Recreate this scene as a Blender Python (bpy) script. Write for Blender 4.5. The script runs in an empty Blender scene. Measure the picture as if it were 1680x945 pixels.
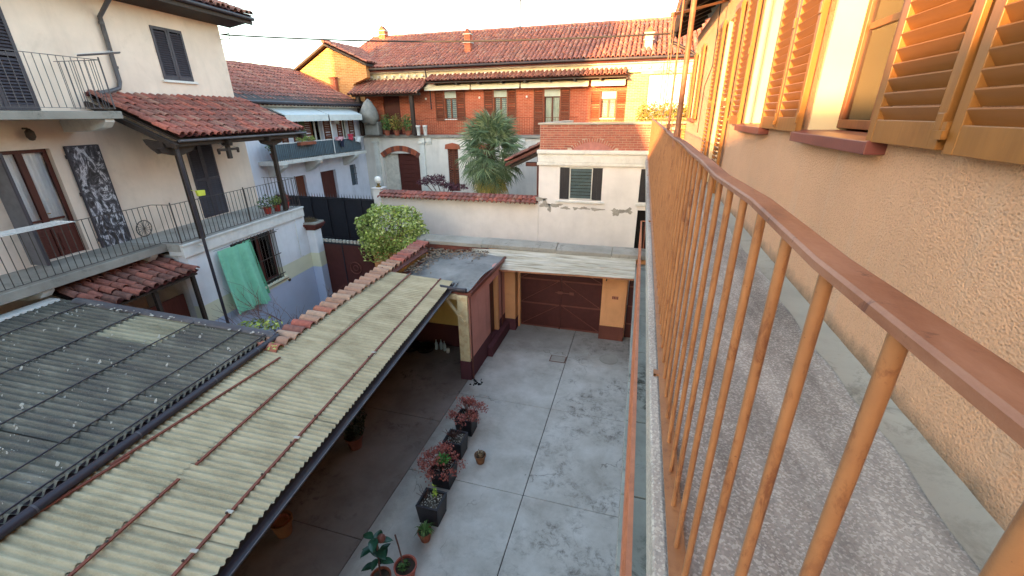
import bpy, bmesh, math, random
from mathutils import Vector, Matrix, Euler
R = math.radians
random.seed(7)
scene = bpy.context.scene
COL = scene.collection

# ------------------------------------------------------------ camera
H = 6.6                                    # eye height above the courtyard
cd = bpy.data.cameras.new('camera'); cam = bpy.data.objects.new('camera', cd); COL.objects.link(cam)
cd.sensor_width = 36; cd.lens = 14.94; cd.clip_start = 0.02; cd.clip_end = 2000
cr, cdn, cf = Vector((0.9604, 0.2786, -0.0101)), Vector((0.0963, -0.3656, -0.9258)), Vector((-0.2616, 0.8881, -0.378))
m = Matrix((cr, -cdn, -cf)).transposed().to_4x4(); m.translation = (0, 0, H); cam.matrix_world = m
scene.camera = cam

# ------------------------------------------------------------ light
SUN_EL, SUN_AZ = 7.0, 19.0                 # low evening sun behind the camera and to the left; light travels (+x, +y)
world = bpy.data.worlds.new('World'); scene.world = world; world.use_nodes = True
nt = world.node_tree; bg = nt.nodes['Background']
sky = nt.nodes.new('ShaderNodeTexSky'); sky.sky_type = 'NISHITA'; sky.sun_disc = False
sky.sun_elevation = R(SUN_EL); sky.sun_rotation = R(180 + SUN_AZ)
sky.altitude = 150; sky.air_density = 1.0; sky.dust_density = 1.2; sky.ozone_density = 0.7
nt.links.new(sky.outputs[0], bg.inputs[0]); bg.inputs[1].default_value = 0.15
sl = bpy.data.lights.new('sun', 'SUN'); sl.energy = 3.0; sl.angle = R(0.6); sl.color = (1.0, 0.54, 0.20)
so = bpy.data.objects.new('sun', sl); COL.objects.link(so)
ldir = Vector((math.sin(R(SUN_AZ)) * math.cos(R(SUN_EL)), math.cos(R(SUN_AZ)) * math.cos(R(SUN_EL)), -math.sin(R(SUN_EL))))
so.rotation_euler = ldir.to_track_quat('-Z', 'Y').to_euler(); so.location = (-20, -60, 30)
scene.view_settings.view_transform = 'Standard'; scene.view_settings.look = 'None'
scene.view_settings.exposure = 3.08; scene.view_settings.gamma = 1

# ------------------------------------------------------------ materials
def lin(h):
    c = [int(h[i:i + 2], 16) / 255 for i in (0, 2, 4)]
    return tuple(x / 12.92 if x <= .04045 else ((x + .055) / 1.055) ** 2.4 for x in c)
class N:
    def __init__(s, name, rough=.8, metal=0.):
        s.m = bpy.data.materials.new(name); s.m.use_nodes = True; s.t = s.m.node_tree
        s.b = s.t.nodes['Principled BSDF']; s.b.inputs['Roughness'].default_value = rough
        s.b.inputs['Metallic'].default_value = metal
        s.b.inputs['Specular IOR Level'].default_value = .35
        g = s.t.nodes.new('ShaderNodeNewGeometry'); s.pos = g.outputs['Position']
    def new(s, k, **kw):
        n = s.t.nodes.new(k)
        for a, v in kw.items(): setattr(n, a, v)
        return n
    def ln(s, a, b): s.t.links.new(a, b)
    def map(s, scale=(1, 1, 1), src=None, rot=(0, 0, 0)):
        n = s.new('ShaderNodeMapping'); s.ln(src or s.pos, n.inputs['Vector'])
        n.inputs['Scale'].default_value = scale; n.inputs['Rotation'].default_value = rot; return n.outputs[0]
    def noise(s, scale, det=4, rough=.55, vec=None, dist=0.):
        n = s.new('ShaderNodeTexNoise'); s.ln(vec or s.pos, n.inputs['Vector'])
        n.inputs['Scale'].default_value = scale; n.inputs['Detail'].default_value = det
        n.inputs['Roughness'].default_value = rough; n.inputs['Distortion'].default_value = dist
        return n.outputs['Fac']
    def ramp(s, fac, stops, interp='LINEAR'):
        n = s.new('ShaderNodeValToRGB'); s.ln(fac, n.inputs[0]); r = n.color_ramp; r.interpolation = interp
        while len(r.elements) < len(stops): r.elements.new(.5)
        for e, (p, c) in zip(r.elements, stops):
            e.position = p; e.color = (*c, 1) if hasattr(c, '__len__') else (c, c, c, 1)
        return n.outputs[0]
    def mix(s, fac, a, b, mode='MIX'):
        n = s.new('ShaderNodeMix', data_type='RGBA', blend_type=mode)
        for sock, v in ((n.inputs[0], fac), (n.inputs[6], a), (n.inputs[7], b)):
            if hasattr(v, 'is_linked'): s.ln(v, sock)
            elif hasattr(v, '__len__'): sock.default_value = (*v, 1)
            else: sock.default_value = v
        return n.outputs[2]
    def math(s, op, a, b=0.):
        n = s.new('ShaderNodeMath', operation=op)
        for sock, v in zip(n.inputs, (a, b)):
            if hasattr(v, 'is_linked'): s.ln(v, sock)
            else: sock.default_value = v
        return n.outputs[0]
    def sep(s, vec=None):
        n = s.new('ShaderNodeSeparateXYZ'); s.ln(vec or s.pos, n.inputs[0]); return n.outputs
    def color(s, c):
        if hasattr(c, 'is_linked'): s.ln(c, s.b.inputs['Base Color'])
        else: s.b.inputs['Base Color'].default_value = (*c, 1)
    def bump(s, h, strength=.3, dist=.01):
        n = s.new('ShaderNodeBump'); s.ln(h, n.inputs['Height'])
        n.inputs['Strength'].default_value = strength; n.inputs['Distance'].default_value = dist
        s.ln(n.outputs[0], s.b.inputs['Normal'])
def scl(c, k): return tuple(x * k for x in c)
MATS = {}
def paint(name, col, rough=.6, var=.25, dirt=None, damt=.35, bs=.15, bsc=60, metal=0., dsc=2.5):
    """painted or plain surface: fine grain, soft mottling and patches of dirt"""
    if name in MATS: return MATS[name]
    n = N(name, rough, metal); c = lin(col)
    a = n.ramp(n.noise(7, 5, .6), [(.3, scl(c, 1 - var)), (.7, scl(c, 1 + var * .4))])
    d = n.ramp(n.noise(dsc, 8, .68, dist=.3), [(.48, 0.), (.72, 1.)])
    dc = lin(dirt) if dirt else scl(c, .45)
    n.color(n.mix(n.math('MULTIPLY', d, damt), a, dc))
    n.bump(n.noise(bsc, 4, .6), bs, .004)
    MATS[name] = n.m; return n.m
def plaster(name, col, dirt='6b6154', amt=.35, bs=.25, bsc=40, streak=.35, low=None):
    """wall plaster: mottled, with rain streaks running down and stains"""
    if name in MATS: return MATS[name]
    n = N(name, .92); c = lin(col)
    a = n.ramp(n.noise(1.3, 6, .6), [(.3, scl(c, .86)), (.7, scl(c, 1.04))])
    st = n.ramp(n.noise(3.2, 5, .65, n.map((1, 1, .12))), [(.5, 0.), (.75, 1.)])
    a = n.mix(n.math('MULTIPLY', st, streak), a, lin(dirt))
    pt = n.ramp(n.noise(.9, 9, .72, dist=.6), [(.55, 0.), (.72, 1.)])
    a = n.mix(n.math('MULTIPLY', pt, amt), a, lin(dirt))
    if low:                                              # band painted on the wall up to a height
        for z, cc in low:
            zz = n.math('ADD', n.sep()[2], n.math('MULTIPLY', n.math('SUBTRACT', n.noise(2, 2), .5), .02))
            k = n.math('LESS_THAN', zz, z); a = n.mix(k, a, n.mix(n.noise(2.5, 6), scl(lin(cc), .85), lin(cc)))
    n.color(a); n.bump(n.math('ADD', n.noise(bsc, 5, .7), n.math('MULTIPLY', n.noise(4, 3), 1.5)), bs, .006)
    MATS[name] = n.m; return n.m
def rnd_fac(n):
    at = n.new('ShaderNodeAttribute', attribute_name='rnd'); oi = n.new('ShaderNodeObjectInfo')
    return n.math('FRACT', n.math('ADD', at.outputs['Fac'], oi.outputs['Random']))
def tilemat(name, cols, moss=.3, dark='2b2322'):
    if name in MATS: return MATS[name]
    n = N(name, .9); f = rnd_fac(n); k = len(cols)
    a = n.ramp(f, [(i / k, lin(c)) for i, c in enumerate(cols)], 'CONSTANT')
    a = n.mix(.18, a, lin('b89a94'))
    a = n.mix(.35, a, n.ramp(n.noise(11, 6, .7), [(.3, lin('3a2624')), (.75, lin('c98a70'))]))
    d = n.ramp(n.noise(2.2, 9, .75, dist=.5), [(.45, 0.), (.7, 1.)])
    a = n.mix(n.math('MULTIPLY', d, moss), a, lin(dark))
    l = n.ramp(n.noise(26, 6, .7), [(.62, 0.), (.72, 1.)])
    a = n.mix(n.math('MULTIPLY', l, .4), a, lin('b9a78c'))
    n.color(a); n.bump(n.noise(45, 5, .7), .45, .006); MATS[name] = n.m; return n.m
def leafmat(name, cols, rough=.5, trans=.15):
    if name in MATS: return MATS[name]
    n = N(name, rough); f = rnd_fac(n); k = len(cols) - 1
    a = n.ramp(f, [(i / k, lin(c)) for i, c in enumerate(cols)])
    n.color(a); n.b.inputs['Subsurface Weight'].default_value = 0
    MATS[name] = n.m; return n.m
def brickmat(name, c1, c2, mortar, sx=.25, sy=.07, plane='y', ms=.012):
    if name in MATS: return MATS[name]
    n = N(name, .92); s = n.sep(); cb = n.new('ShaderNodeCombineXYZ')
    n.ln(s[0] if plane == 'y' else s[1], cb.inputs[0]); n.ln(s[2], cb.inputs[1])
    b = n.new('ShaderNodeTexBrick'); n.ln(cb.outputs[0], b.inputs['Vector'])
    b.inputs['Scale'].default_value = 1; b.inputs['Brick Width'].default_value = sx
    b.inputs['Row Height'].default_value = sy; b.inputs['Mortar Size'].default_value = ms; b.inputs['Mortar Smooth'].default_value = .3
    b.inputs['Color1'].default_value = (*lin(c1), 1); b.inputs['Color2'].default_value = (*lin(c2), 1); b.inputs['Mortar'].default_value = (*lin(mortar), 1)
    a = n.mix(n.math('MULTIPLY', n.ramp(n.noise(1.6, 8, .7), [(.45, 0.), (.75, 1.)]), .4), b.outputs[0], lin('5b2c22'))
    n.color(a); n.bump(n.math('SUBTRACT', n.noise(60, 3), b.outputs['Fac']), .6, .008); MATS[name] = n.m; return n.m
def wood(name, col, rough=.6, axis=2, var=.35, wear=None):
    if name in MATS: return MATS[name]
    n = N(name, rough); c = lin(col); sc = [22, 22, 22]; sc[axis] = 1.6
    a = n.ramp(n.noise(1, 6, .65, n.map(tuple(sc))), [(.3, scl(c, 1 - var)), (.7, scl(c, 1.1))])
    d = n.ramp(n.noise(5, 8, .7), [(.52, 0.), (.7, 1.)])
    a = n.mix(n.math('MULTIPLY', d, .35), a, lin(wear) if wear else scl(c, .4))
    n.color(a); n.bump(n.noise(1, 6, .65, n.map(tuple(x * 1.5 for x in sc))), .2, .003); MATS[name] = n.m; return n.m
def glass(name, tint='20262a', refl=.35, rough=.03):
    if name in MATS: return MATS[name]
    n = N(name, rough); t = n.t
    g = t.nodes.new('ShaderNodeBsdfGlossy'); g.inputs['Roughness'].default_value = rough
    tr = t.nodes.new('ShaderNodeBsdfTransparent'); tr.inputs[0].default_value = (.95, .96, .96, 1)
    fr = t.nodes.new('ShaderNodeLayerWeight'); fr.inputs[0].default_value = refl
    mx = t.nodes.new('ShaderNodeMixShader'); t.links.new(fr.outputs['Fresnel'], mx.inputs[0])
    t.links.new(tr.outputs[0], mx.inputs[1]); t.links.new(g.outputs[0], mx.inputs[2])
    t.links.new(mx.outputs[0], t.nodes['Material Output'].inputs[0]); MATS[name] = n.m; return n.m

def peach():
    n = N('peach_stucco', .95); c = lin('daaa86')
    a = n.ramp(n.noise(1.1, 6, .6), [(.3, scl(c, .9)), (.7, scl(c, 1.05))])
    vor = n.new('ShaderNodeTexVoronoi', feature='SMOOTH_F1'); n.ln(n.map((1, 1, 1.25)), vor.inputs['Vector']); vor.inputs['Scale'].default_value = 88
    h = n.math('ADD', n.math('MULTIPLY', vor.outputs['Distance'], 1.2), n.noise(130, 4, .7))
    a = n.mix(n.ramp(h, [(.5, .45), (1.1, 0.)]), a, scl(c, .5))
    st = n.ramp(n.noise(4.5, 5, .65, n.map((1, 1, .1))), [(.55, 0.), (.8, 1.)])
    a = n.mix(n.math('MULTIPLY', st, .4), a, lin('c4b4a0'))
    zz = n.math('ADD', n.sep()[2], n.math('MULTIPLY', n.noise(9, 6, .7), .16))       # damp moss at the foot of the wall
    k = n.ramp(zz, [(0, 0.), (1, 0.)]); mr = n.new('ShaderNodeMapRange'); n.ln(zz, mr.inputs[0])
    mr.inputs[1].default_value = H - 1.17 + .20; mr.inputs[2].default_value = H - 1.17 + .08
    a = n.mix(n.math('MULTIPLY', mr.outputs[0], .85), a, lin('5c5648'))
    n.color(a); n.bump(h, .9, .010); return n.m
def concrete(name, base, stain, light, blotch=.6, grid=None, fine=90, bs=.25):
    n = N(name, .9)
    a = n.ramp(n.noise(1.1, 8, .62, dist=.2), [(.3, scl(lin(base), .85)), (.7, lin(light))])
    s1 = n.ramp(n.noise(4.2, 14, .8, dist=.35), [(.5, 0.), (.62, 1.)])
    s2 = n.ramp(n.noise(.75, 4, .6), [(.46, 0.), (.62, 1.)])
    a = n.mix(n.math('MULTIPLY', n.math('MULTIPLY', s1, s2), blotch), a, lin(stain))
    sp = n.ramp(n.noise(38, 6, .75), [(.6, 0.), (.75, 1.)])
    a = n.mix(n.math('MULTIPLY', sp, .3), a, lin(stain))
    n.color(a); n.bump(n.noise(fine, 6, .7), bs, .004); return n.m
def aggregate(name, stain=.6, lo='776f68', hi='b8b0a6'):
    """exposed-aggregate terrazzo with lichen and grime"""
    n = N(name, .85); v = n.new('ShaderNodeTexVoronoi'); n.ln(n.pos, v.inputs['Vector']); v.inputs['Scale'].default_value = 150
    s = n.sep(v.outputs['Color'])
    a = n.ramp(s[0], [(0, lin('5a524d')), (.25, lin(lo)), (.55, lin(hi)), (.8, lin('8a7a6e')), (.97, lin('dcd6cc'))], 'CONSTANT')
    a = n.mix(.62, a, n.ramp(n.noise(1.7, 5, .6, n.map((2.2, .35, 1))), [(.35, lin('958e87')), (.65, lin('c9c3bb'))]))
    d = n.ramp(n.noise(3.3, 9, .7, n.map((1.6, .5, 1)), dist=.5), [(.42, 0.), (.62, 1.)])
    a = n.mix(n.math('MULTIPLY', d, stain), a, lin('36312e'))
    l = n.ramp(n.noise(60, 5, .7), [(.66, 0.), (.72, 1.)])
    a = n.mix(n.math('MULTIPLY', l, .7), a, lin('c9c4ba'))
    n.color(a); n.bump(n.math('ADD', s[0], n.noise(160, 3)), .5, .003); return n.m
def asbestos(name, base, dark, light, spots=.0, moss=None):
    """fibre-cement sheet: dark grime in the hollows comes from the weathering pattern, white lichen spots"""
    n = N(name, .95)
    a = n.ramp(n.noise(2.2, 9, .68, n.map((.5, 1.6, 1))), [(.3, lin(dark)), (.55, lin(base)), (.75, lin(light))])
    g = n.ramp(n.noise(55, 6, .75), [(.4, 0.), (.7, 1.)])
    a = n.mix(n.math('MULTIPLY', g, .4), a, lin(light))
    if moss: a = n.mix(n.math('MULTIPLY', n.ramp(n.noise(1.1, 8, .7), [(.5, 0.), (.65, 1.)]), .6), a, lin(moss))
    if spots:
        sp = n.ramp(n.noise(11, 7, .8), [(.655, 0.), (.68, 1.)])
        a = n.mix(n.math('MULTIPLY', sp, spots), a, lin('d8d4cc'))
    n.color(a); n.bump(n.noise(70, 6, .75), .5, .004); return n.m
def old_rail(name='old_rail', col='9a5a3c'):
    n = N(name, .55)
    a = n.ramp(n.noise(14, 8, .7, n.map((1, .3, 1))), [(.3, lin('5e3c2f')), (.48, lin('85563f')), (.7, lin('9d6f57'))])
    p = n.ramp(n.noise(22, 8, .75, dist=.6), [(.6, 0.), (.66, 1.)]); a = n.mix(n.math('MULTIPLY', p, .7), a, lin('54332c'))
    p2 = n.ramp(n.noise(33, 6, .7), [(.68, 0.), (.7, 1.)]); a = n.mix(n.math('MULTIPLY', p2, .5), a, lin('b5a59c'))
    n.color(a); n.bump(n.noise(40, 6, .7), .4, .002); return n.m

def enamel():
    n = N('orange_enamel', .42); a = n.ramp(n.noise(9, 6, .65), [(.3, lin('8a6042')), (.7, lin('a2734e'))])
    r = n.ramp(n.noise(34, 8, .75, n.map((1, 1, .35)), dist=.5), [(.52, 0.), (.62, 1.)]); r2 = n.ramp(n.noise(2.3, 5, .6), [(.38, 0.), (.62, 1.)])
    a = n.mix(n.math('MULTIPLY', n.math('MULTIPLY', r, r2), .8), a, lin('683e2c'))
    p = n.ramp(n.noise(120, 4, .7), [(.66, 0.), (.7, 1.)]); a = n.mix(n.math('MULTIPLY', p, .6), a, lin('50302a'))
    n.color(a); n.bump(n.noise(70, 6, .7), .45, .0015); return n.m
def pvc():
    n = N('pvc_sheet', .7); a = n.ramp(n.noise(2.5, 8, .7, n.map((.35, 7, 7))), [(.35, lin('8d8878')), (.5, lin('b9b7ad')), (.7, lin('d6d5cf'))])
    r = n.ramp(n.noise(3, 8, .7, n.map((.5, 5, 5))), [(.6, 0.), (.7, 1.)]); a = n.mix(n.math('MULTIPLY', r, .5), a, lin('a06a4c')); n.color(a); n.bump(n.noise(50, 4), .3, .004); return n.m
def yard():
    n = N('courtyard_concrete', .88)
    a = n.ramp(n.noise(1.3, 9, .65, dist=.2), [(.3, lin('a8a198')), (.5, lin('bdb7af')), (.72, lin('d0cbc5'))])
    x, y, z = n.sep()
    s1 = n.ramp(n.noise(5.5, 14, .82, dist=.4), [(.48, 0.), (.62, 1.)]); s2 = n.ramp(n.noise(.8, 5, .65), [(.42, 0.), (.58, 1.)])
    def sm(v, a_, b_):
        m_ = n.new('ShaderNodeMapRange', interpolation_type='SMOOTHSTEP'); n.ln(v, m_.inputs[0]); m_.inputs[1].default_value = a_; m_.inputs[2].default_value = b_; return m_.outputs[0]
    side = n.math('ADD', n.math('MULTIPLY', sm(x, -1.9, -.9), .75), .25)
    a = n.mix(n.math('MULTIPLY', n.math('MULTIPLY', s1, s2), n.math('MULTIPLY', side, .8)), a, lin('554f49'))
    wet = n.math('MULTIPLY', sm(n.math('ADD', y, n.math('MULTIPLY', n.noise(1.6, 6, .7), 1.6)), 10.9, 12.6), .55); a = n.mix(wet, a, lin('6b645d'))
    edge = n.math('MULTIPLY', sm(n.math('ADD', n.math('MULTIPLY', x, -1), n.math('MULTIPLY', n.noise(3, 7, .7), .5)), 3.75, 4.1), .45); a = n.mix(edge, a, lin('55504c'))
    dust = n.ramp(n.noise(26, 8, .8), [(.55, 0.), (.75, 1.)]); a = n.mix(n.math('MULTIPLY', dust, .3), a, lin('6d6a67'))
    v = n.new('ShaderNodeTexVoronoi', feature='DISTANCE_TO_EDGE'); w = n.new('ShaderNodeVectorMath', operation='ADD'); nz = n.new('ShaderNodeTexNoise'); n.ln(n.pos, nz.inputs['Vector']); nz.inputs['Scale'].default_value = 1.8; nz.inputs['Detail'].default_value = 8
    n.ln(n.pos, w.inputs[0]); n.ln(nz.outputs['Color'], w.inputs[1]); n.ln(w.outputs[0], v.inputs['Vector']); v.inputs['Scale'].default_value = .42
    ck = n.ramp(v.outputs['Distance'], [(0, 1.), (.006, 0.)]); ck = n.math('MULTIPLY', ck, n.ramp(n.noise(.9, 3), [(.48, 0.), (.56, 1.)])); a = n.mix(n.math('MULTIPLY', ck, .6), a, lin('4d4844'))
    n.color(a); n.bump(n.math('SUBTRACT', n.noise(90, 6, .7), n.math('MULTIPLY', ck, 3.)), .3, .004); return n.m
M = dict(
 stucco=peach(), orange=enamel(), rail=old_rail(),
 pinkrail=paint('faded_pink_enamel', 'cf8664', .5, .15, '8a5340', .5),
 fillet=concrete('green_mortar', '9c978b', '5b564c', 'aca79b', .8), agg=aggregate('terrazzo', .4, '857d75', 'c8c1b8'), aggedge=aggregate('terrazzo_edge', .15, '8f8276', 'c9c0b0'),
 lowfloor=concrete('mossy_slab', '8d9188', '3f4038', 'a9ada5', .95), dark=paint('black_void', '1c1a19', .9),
 floor=yard(), floord=concrete('dark_concrete', '74675f', '362e2a', '857a74', .8),
 soil=concrete('packed_earth', '6e665c', '4b4540', '857d70', .5), asphalt=concrete('alley_paving', '77736e', '4c4845', '8b8781', .5),
 shutter=wood('ochre_shutter', '90602f', .42, 2, .18, '6e4424'), slat=wood('ochre_slat', '966234', .42, 1, .15, '7a4e28'),
 winwood=wood('varnished_frame', '7d4526', .4, 2, .3), sill=paint('maroon_sill', '72403c', .4, .12, '4d2b2a', .4),
 cream=plaster('cream_plaster', 'e9dcc6', '8c7c68', .25), reveal=plaster('reveal_plaster', 'd9c6a2', 'b49c78', .15, .1),
 lwall=plaster('left_house_plaster', 'ead5c4', 'a8927f', .3, .25, 30, .18),
 lwall2=plaster('banded_plaster', 'e6e6ea', 'a8a49c', .15, .2, 30, .12, [(2.13, 'e2dfc4'), (1.62, 'bcc6de')]),
 retwall=plaster('grey_plaster', 'cfcbc8', '8d887c', .5, .2, 30, .4),
 darkwood=wood('dark_timber', '3c302a', .7, 2, .35), blackshut=wood('black_shutter', '47424a', .55, 2, .25), brownwood=wood('red_brown_timber', '5b2c24', .5, 2, .3),
 greywood=paint('grey_shutter', '6f6c70', .7, .2), slabc=concrete('grey_balcony_concrete', '8b867e', '4d4943', 'a09b92', .7),
 white=paint('white_paint', 'dcdad6', .6, .08, '8b857c', .35), lbalc=concrete('balcony_screed', 'a19c95', '5d5850', 'b5b1aa', .5),
 iron=paint('dark_iron', '45403d', .55, .2, '6d4c38', .4), curtain=paint('net_curtain', 'eceef4', .9, .05, None, .05), glass=glass('window_glass'), mirror=glass('sky_glass', refl=.85, rough=.02),
 tile=tilemat('roof_tile', ['b55446', '9c483e', '8a3f38', 'a85548', 'c46750', '7c403b', '965f53', 'b07f6b', '8c4a42', 'c65a44', '7a4741', 'a04e42'], .35),
 tilebase=paint('tile_channel', '5f2f2a', .9, .3, '2a1f1d', .5), tilefar=tilemat('farm_roof_tile', ['a65a4a', '944a3e', 'b0644f', '86463c', '9e5446', 'b27a64', '95503f', 'a65543', 'a8705c', '7d443a'], .2, '4c3a38'),
 tilemoss=tilemat('old_roof_tile', ['7b4a3e', '8f5443', '6a4038', '9a6a52', '5c4038', 'a07a5e', '754a40'], .6, '3a3630'),
 tilepale=tilemat('pale_coping_tile', ['c3a184', 'b8957a', 'cdb193', 'a98569', 'b5654a', 'c9ac90', 'b08d74', 'd2b89c'], .3, '6d5c4c'),
 tilesmall=tilemat('dark_lean_tile', ['6f332c', '8a4034', '4f2c29', '9b4a3c', '5c302b', 'a3503e', '6a3a34'], .55),
 cart=asbestos('cream_fibre_sheet', 'aea387', '877d64', 'c2b79b', 0, None), shed=asbestos('grey_fibre_sheet', '656259', '403d3f', '8b877c', .95, '5a594d'),
 shedy=asbestos('clean_fibre_sheet', '98937e', '66624f', 'aaa590', .5), strap=paint('red_brown_strap', '7d4638', .6, .2, '4b2a24', .5),
 gutter=paint('dark_gutter', '37323a', .45, .15, '5c5550', .4), gutterg=paint('grey_gutter', '565358', .45, .15, '8a8680', .4),
 pink=plaster('pink_plaster', 'cf9488', '8f5f56', .3), yellow=plaster('yellow_plaster', 'dcbd77', '9a7d48', .35, low=[(.72, '5b3335')]),
 pier=plaster('orange_plaster', 'e0a372', 'a8704c', .25), plinth=plaster('wine_plinth', '63393f', '3b2427', .4), plinthb=plaster('brown_plinth', '6f4136', '45291f', .4),
 pinkr=plaster('pink_plinth_plaster', 'cf9488', '8f5f56', .3, low=[(.62, '63393f')]), flat=concrete('bitumen_roof', '7a7976', '454443', '9c9a97', .6),
 gate=paint('maroon_gate', '4f2723', .5, .18, '3e1e1b', .45), gatebar=paint('gate_bar', '74443a', .5, .15), coping=concrete('stone_coping', '8f8b82', '4a463f', 'aaa69d', .85),
 canopy=pvc(), canopyrust=paint('sheet_edge', 'b0795a', .8, .25), postwood=paint('peeling_cream_post', 'd9c9a2', .7, .15, 'a8662e', .6, .3, 50, 0, 4),
 wwall=plaster('white_render', 'e6e0db', 'aaa49c', .12, .15, 60, .1), patch=paint('bare_render', 'a8a298', .95, .3), wtrim=paint('white_trim', 'd9d7d0', .7, .08, '928c80', .4),
 brick=tilemat('terrace_brick', ['a84c3a', 'b05642', '98402f', 'b5604a', 'a04838', '8d3f30', 'ad5a48', 'b86a54'], .12, '6e463a'), mortar=paint('mortar', 'c5b6a6', .95, .15),
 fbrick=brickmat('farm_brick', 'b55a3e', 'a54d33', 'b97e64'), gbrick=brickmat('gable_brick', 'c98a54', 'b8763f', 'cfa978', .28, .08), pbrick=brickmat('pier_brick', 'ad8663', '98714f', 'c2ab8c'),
 farwall=plaster('far_render', 'ddd6cd', 'a89d90', .15), bluewall=plaster('cool_white_render', 'e2e2ec', 'a3a0a8', .15), slate=paint('blue_panel', '5f747e', .4, .15),
 farshut=wood('brown_shutter', '6d3a26', .6, 0, .2), awn=paint('cream_awning', 'd8cdb0', .85, .06, 'a2977c', .25), awnw=paint('white_awning', 'd6dad8', .85, .06, 'a0a4a2', .25),
 blind=paint('pale_blind', 'b9c4bd', .8, .08), tarp=paint('grey_tarp', '8b8984', .75, .2), fence=paint('black_sheet_fence', '26262d', .45, .2, '3c3c42', .3), whit=paint('pale_stone', 'b9b4aa', .8),
 globe=paint('opal_globe', 'eeeae0', .15, .02), brass=paint('brass_base', '8f7436', .4, .2, None, .2, .1, 60, .6), trunk=wood('fibrous_trunk', '5d4a38', .95, 2, .5),
 palm=leafmat('palm_leaf', ['3f5439', '5d7251', '788a64', '4d6444', '8a9973']), palmy=leafmat('palm_leaf_yellow', ['8f8548', 'a8954e', '6f7a42']), ivy=leafmat('variegated_leaf', ['667e38', '8ba248', 'b5c465', '52692f', 'd2d68c', '768f3c']),
 maple=leafmat('red_maple_leaf', ['8a3f38', 'a85a50', '6d332f', 'b87366', '925048']), purple=leafmat('purple_leaf', ['4c2932', '643844', '38222a']), green=leafmat('potted_leaf', ['3c5a2f', '5b7a3c', '2f4a2a', '76904a']),
 hedge=leafmat('hedge_leaf', ['5f6a35', '8a8440', 'a3743c', '4a5a2c', '94923f']), rubber=leafmat('rubber_leaf', ['22402f', '2f5540', '1d3527'], .25), twig=wood('twig', '6b4a42', .8, 2, .3),
 planter=paint('black_planter', '2b272c', .45, .2, '4a4448', .3), terra=paint('terracotta', '96553f', .8, .15, '6b3a2c', .35), terrao=paint('ochre_terracotta', '85583a', .8, .2, '5c3a24', .4), earth=paint('potting_soil', '3d332b', .95, .4, '8d8678', .5, .6, 80),
 greencloth=paint('green_cloth', '88ceae', .8, .08, '3d7a60', .3), plastic=None, bottle=paint('clear_bottle', 'a9c0cc', .15, .1), rubberblk=paint('black_rubber', '1f1d1d', .7),
 redcloth=paint('red_cloth', 'b03a4c', .9), pinkcloth=paint('pink_cloth', 'd9a3a8', .9), whitecloth=paint('white_cloth', 'dcdcda', .9), navy=paint('navy_cloth', '23283c', .9), greenc=paint('tarpaulin', '79886a', .8),
 yel=paint('yellow_plastic', 'd8dc50', .5, .05), cablem=paint('cable', '2e2b2b', .6), cover=concrete('iron_cover', '9c958c', '5c564f', 'b0aaa0', .5), town=plaster('town_render', 'c9b9a2', '8c7c68', .3), ivorydoor=paint('ivory_panel', 'cfc8bb', .7))
def _unused(): pass
def plasticwrap():
    n = N('plastic_wrap', .3); w = n.ramp(n.noise(4.5, 7, .7, n.map((1, 1, .6), rot=(.5, .3, .6)), dist=2.2), [(.42, lin('2d2b30')), (.52, lin('5d5a62')), (.6, lin('d9d8e0')), (.66, lin('55525a'))])
    n.color(w); n.bump(n.noise(6, 6, .7, dist=2), .6, .03); return n.m
M['plastic'] = plasticwrap()

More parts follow.
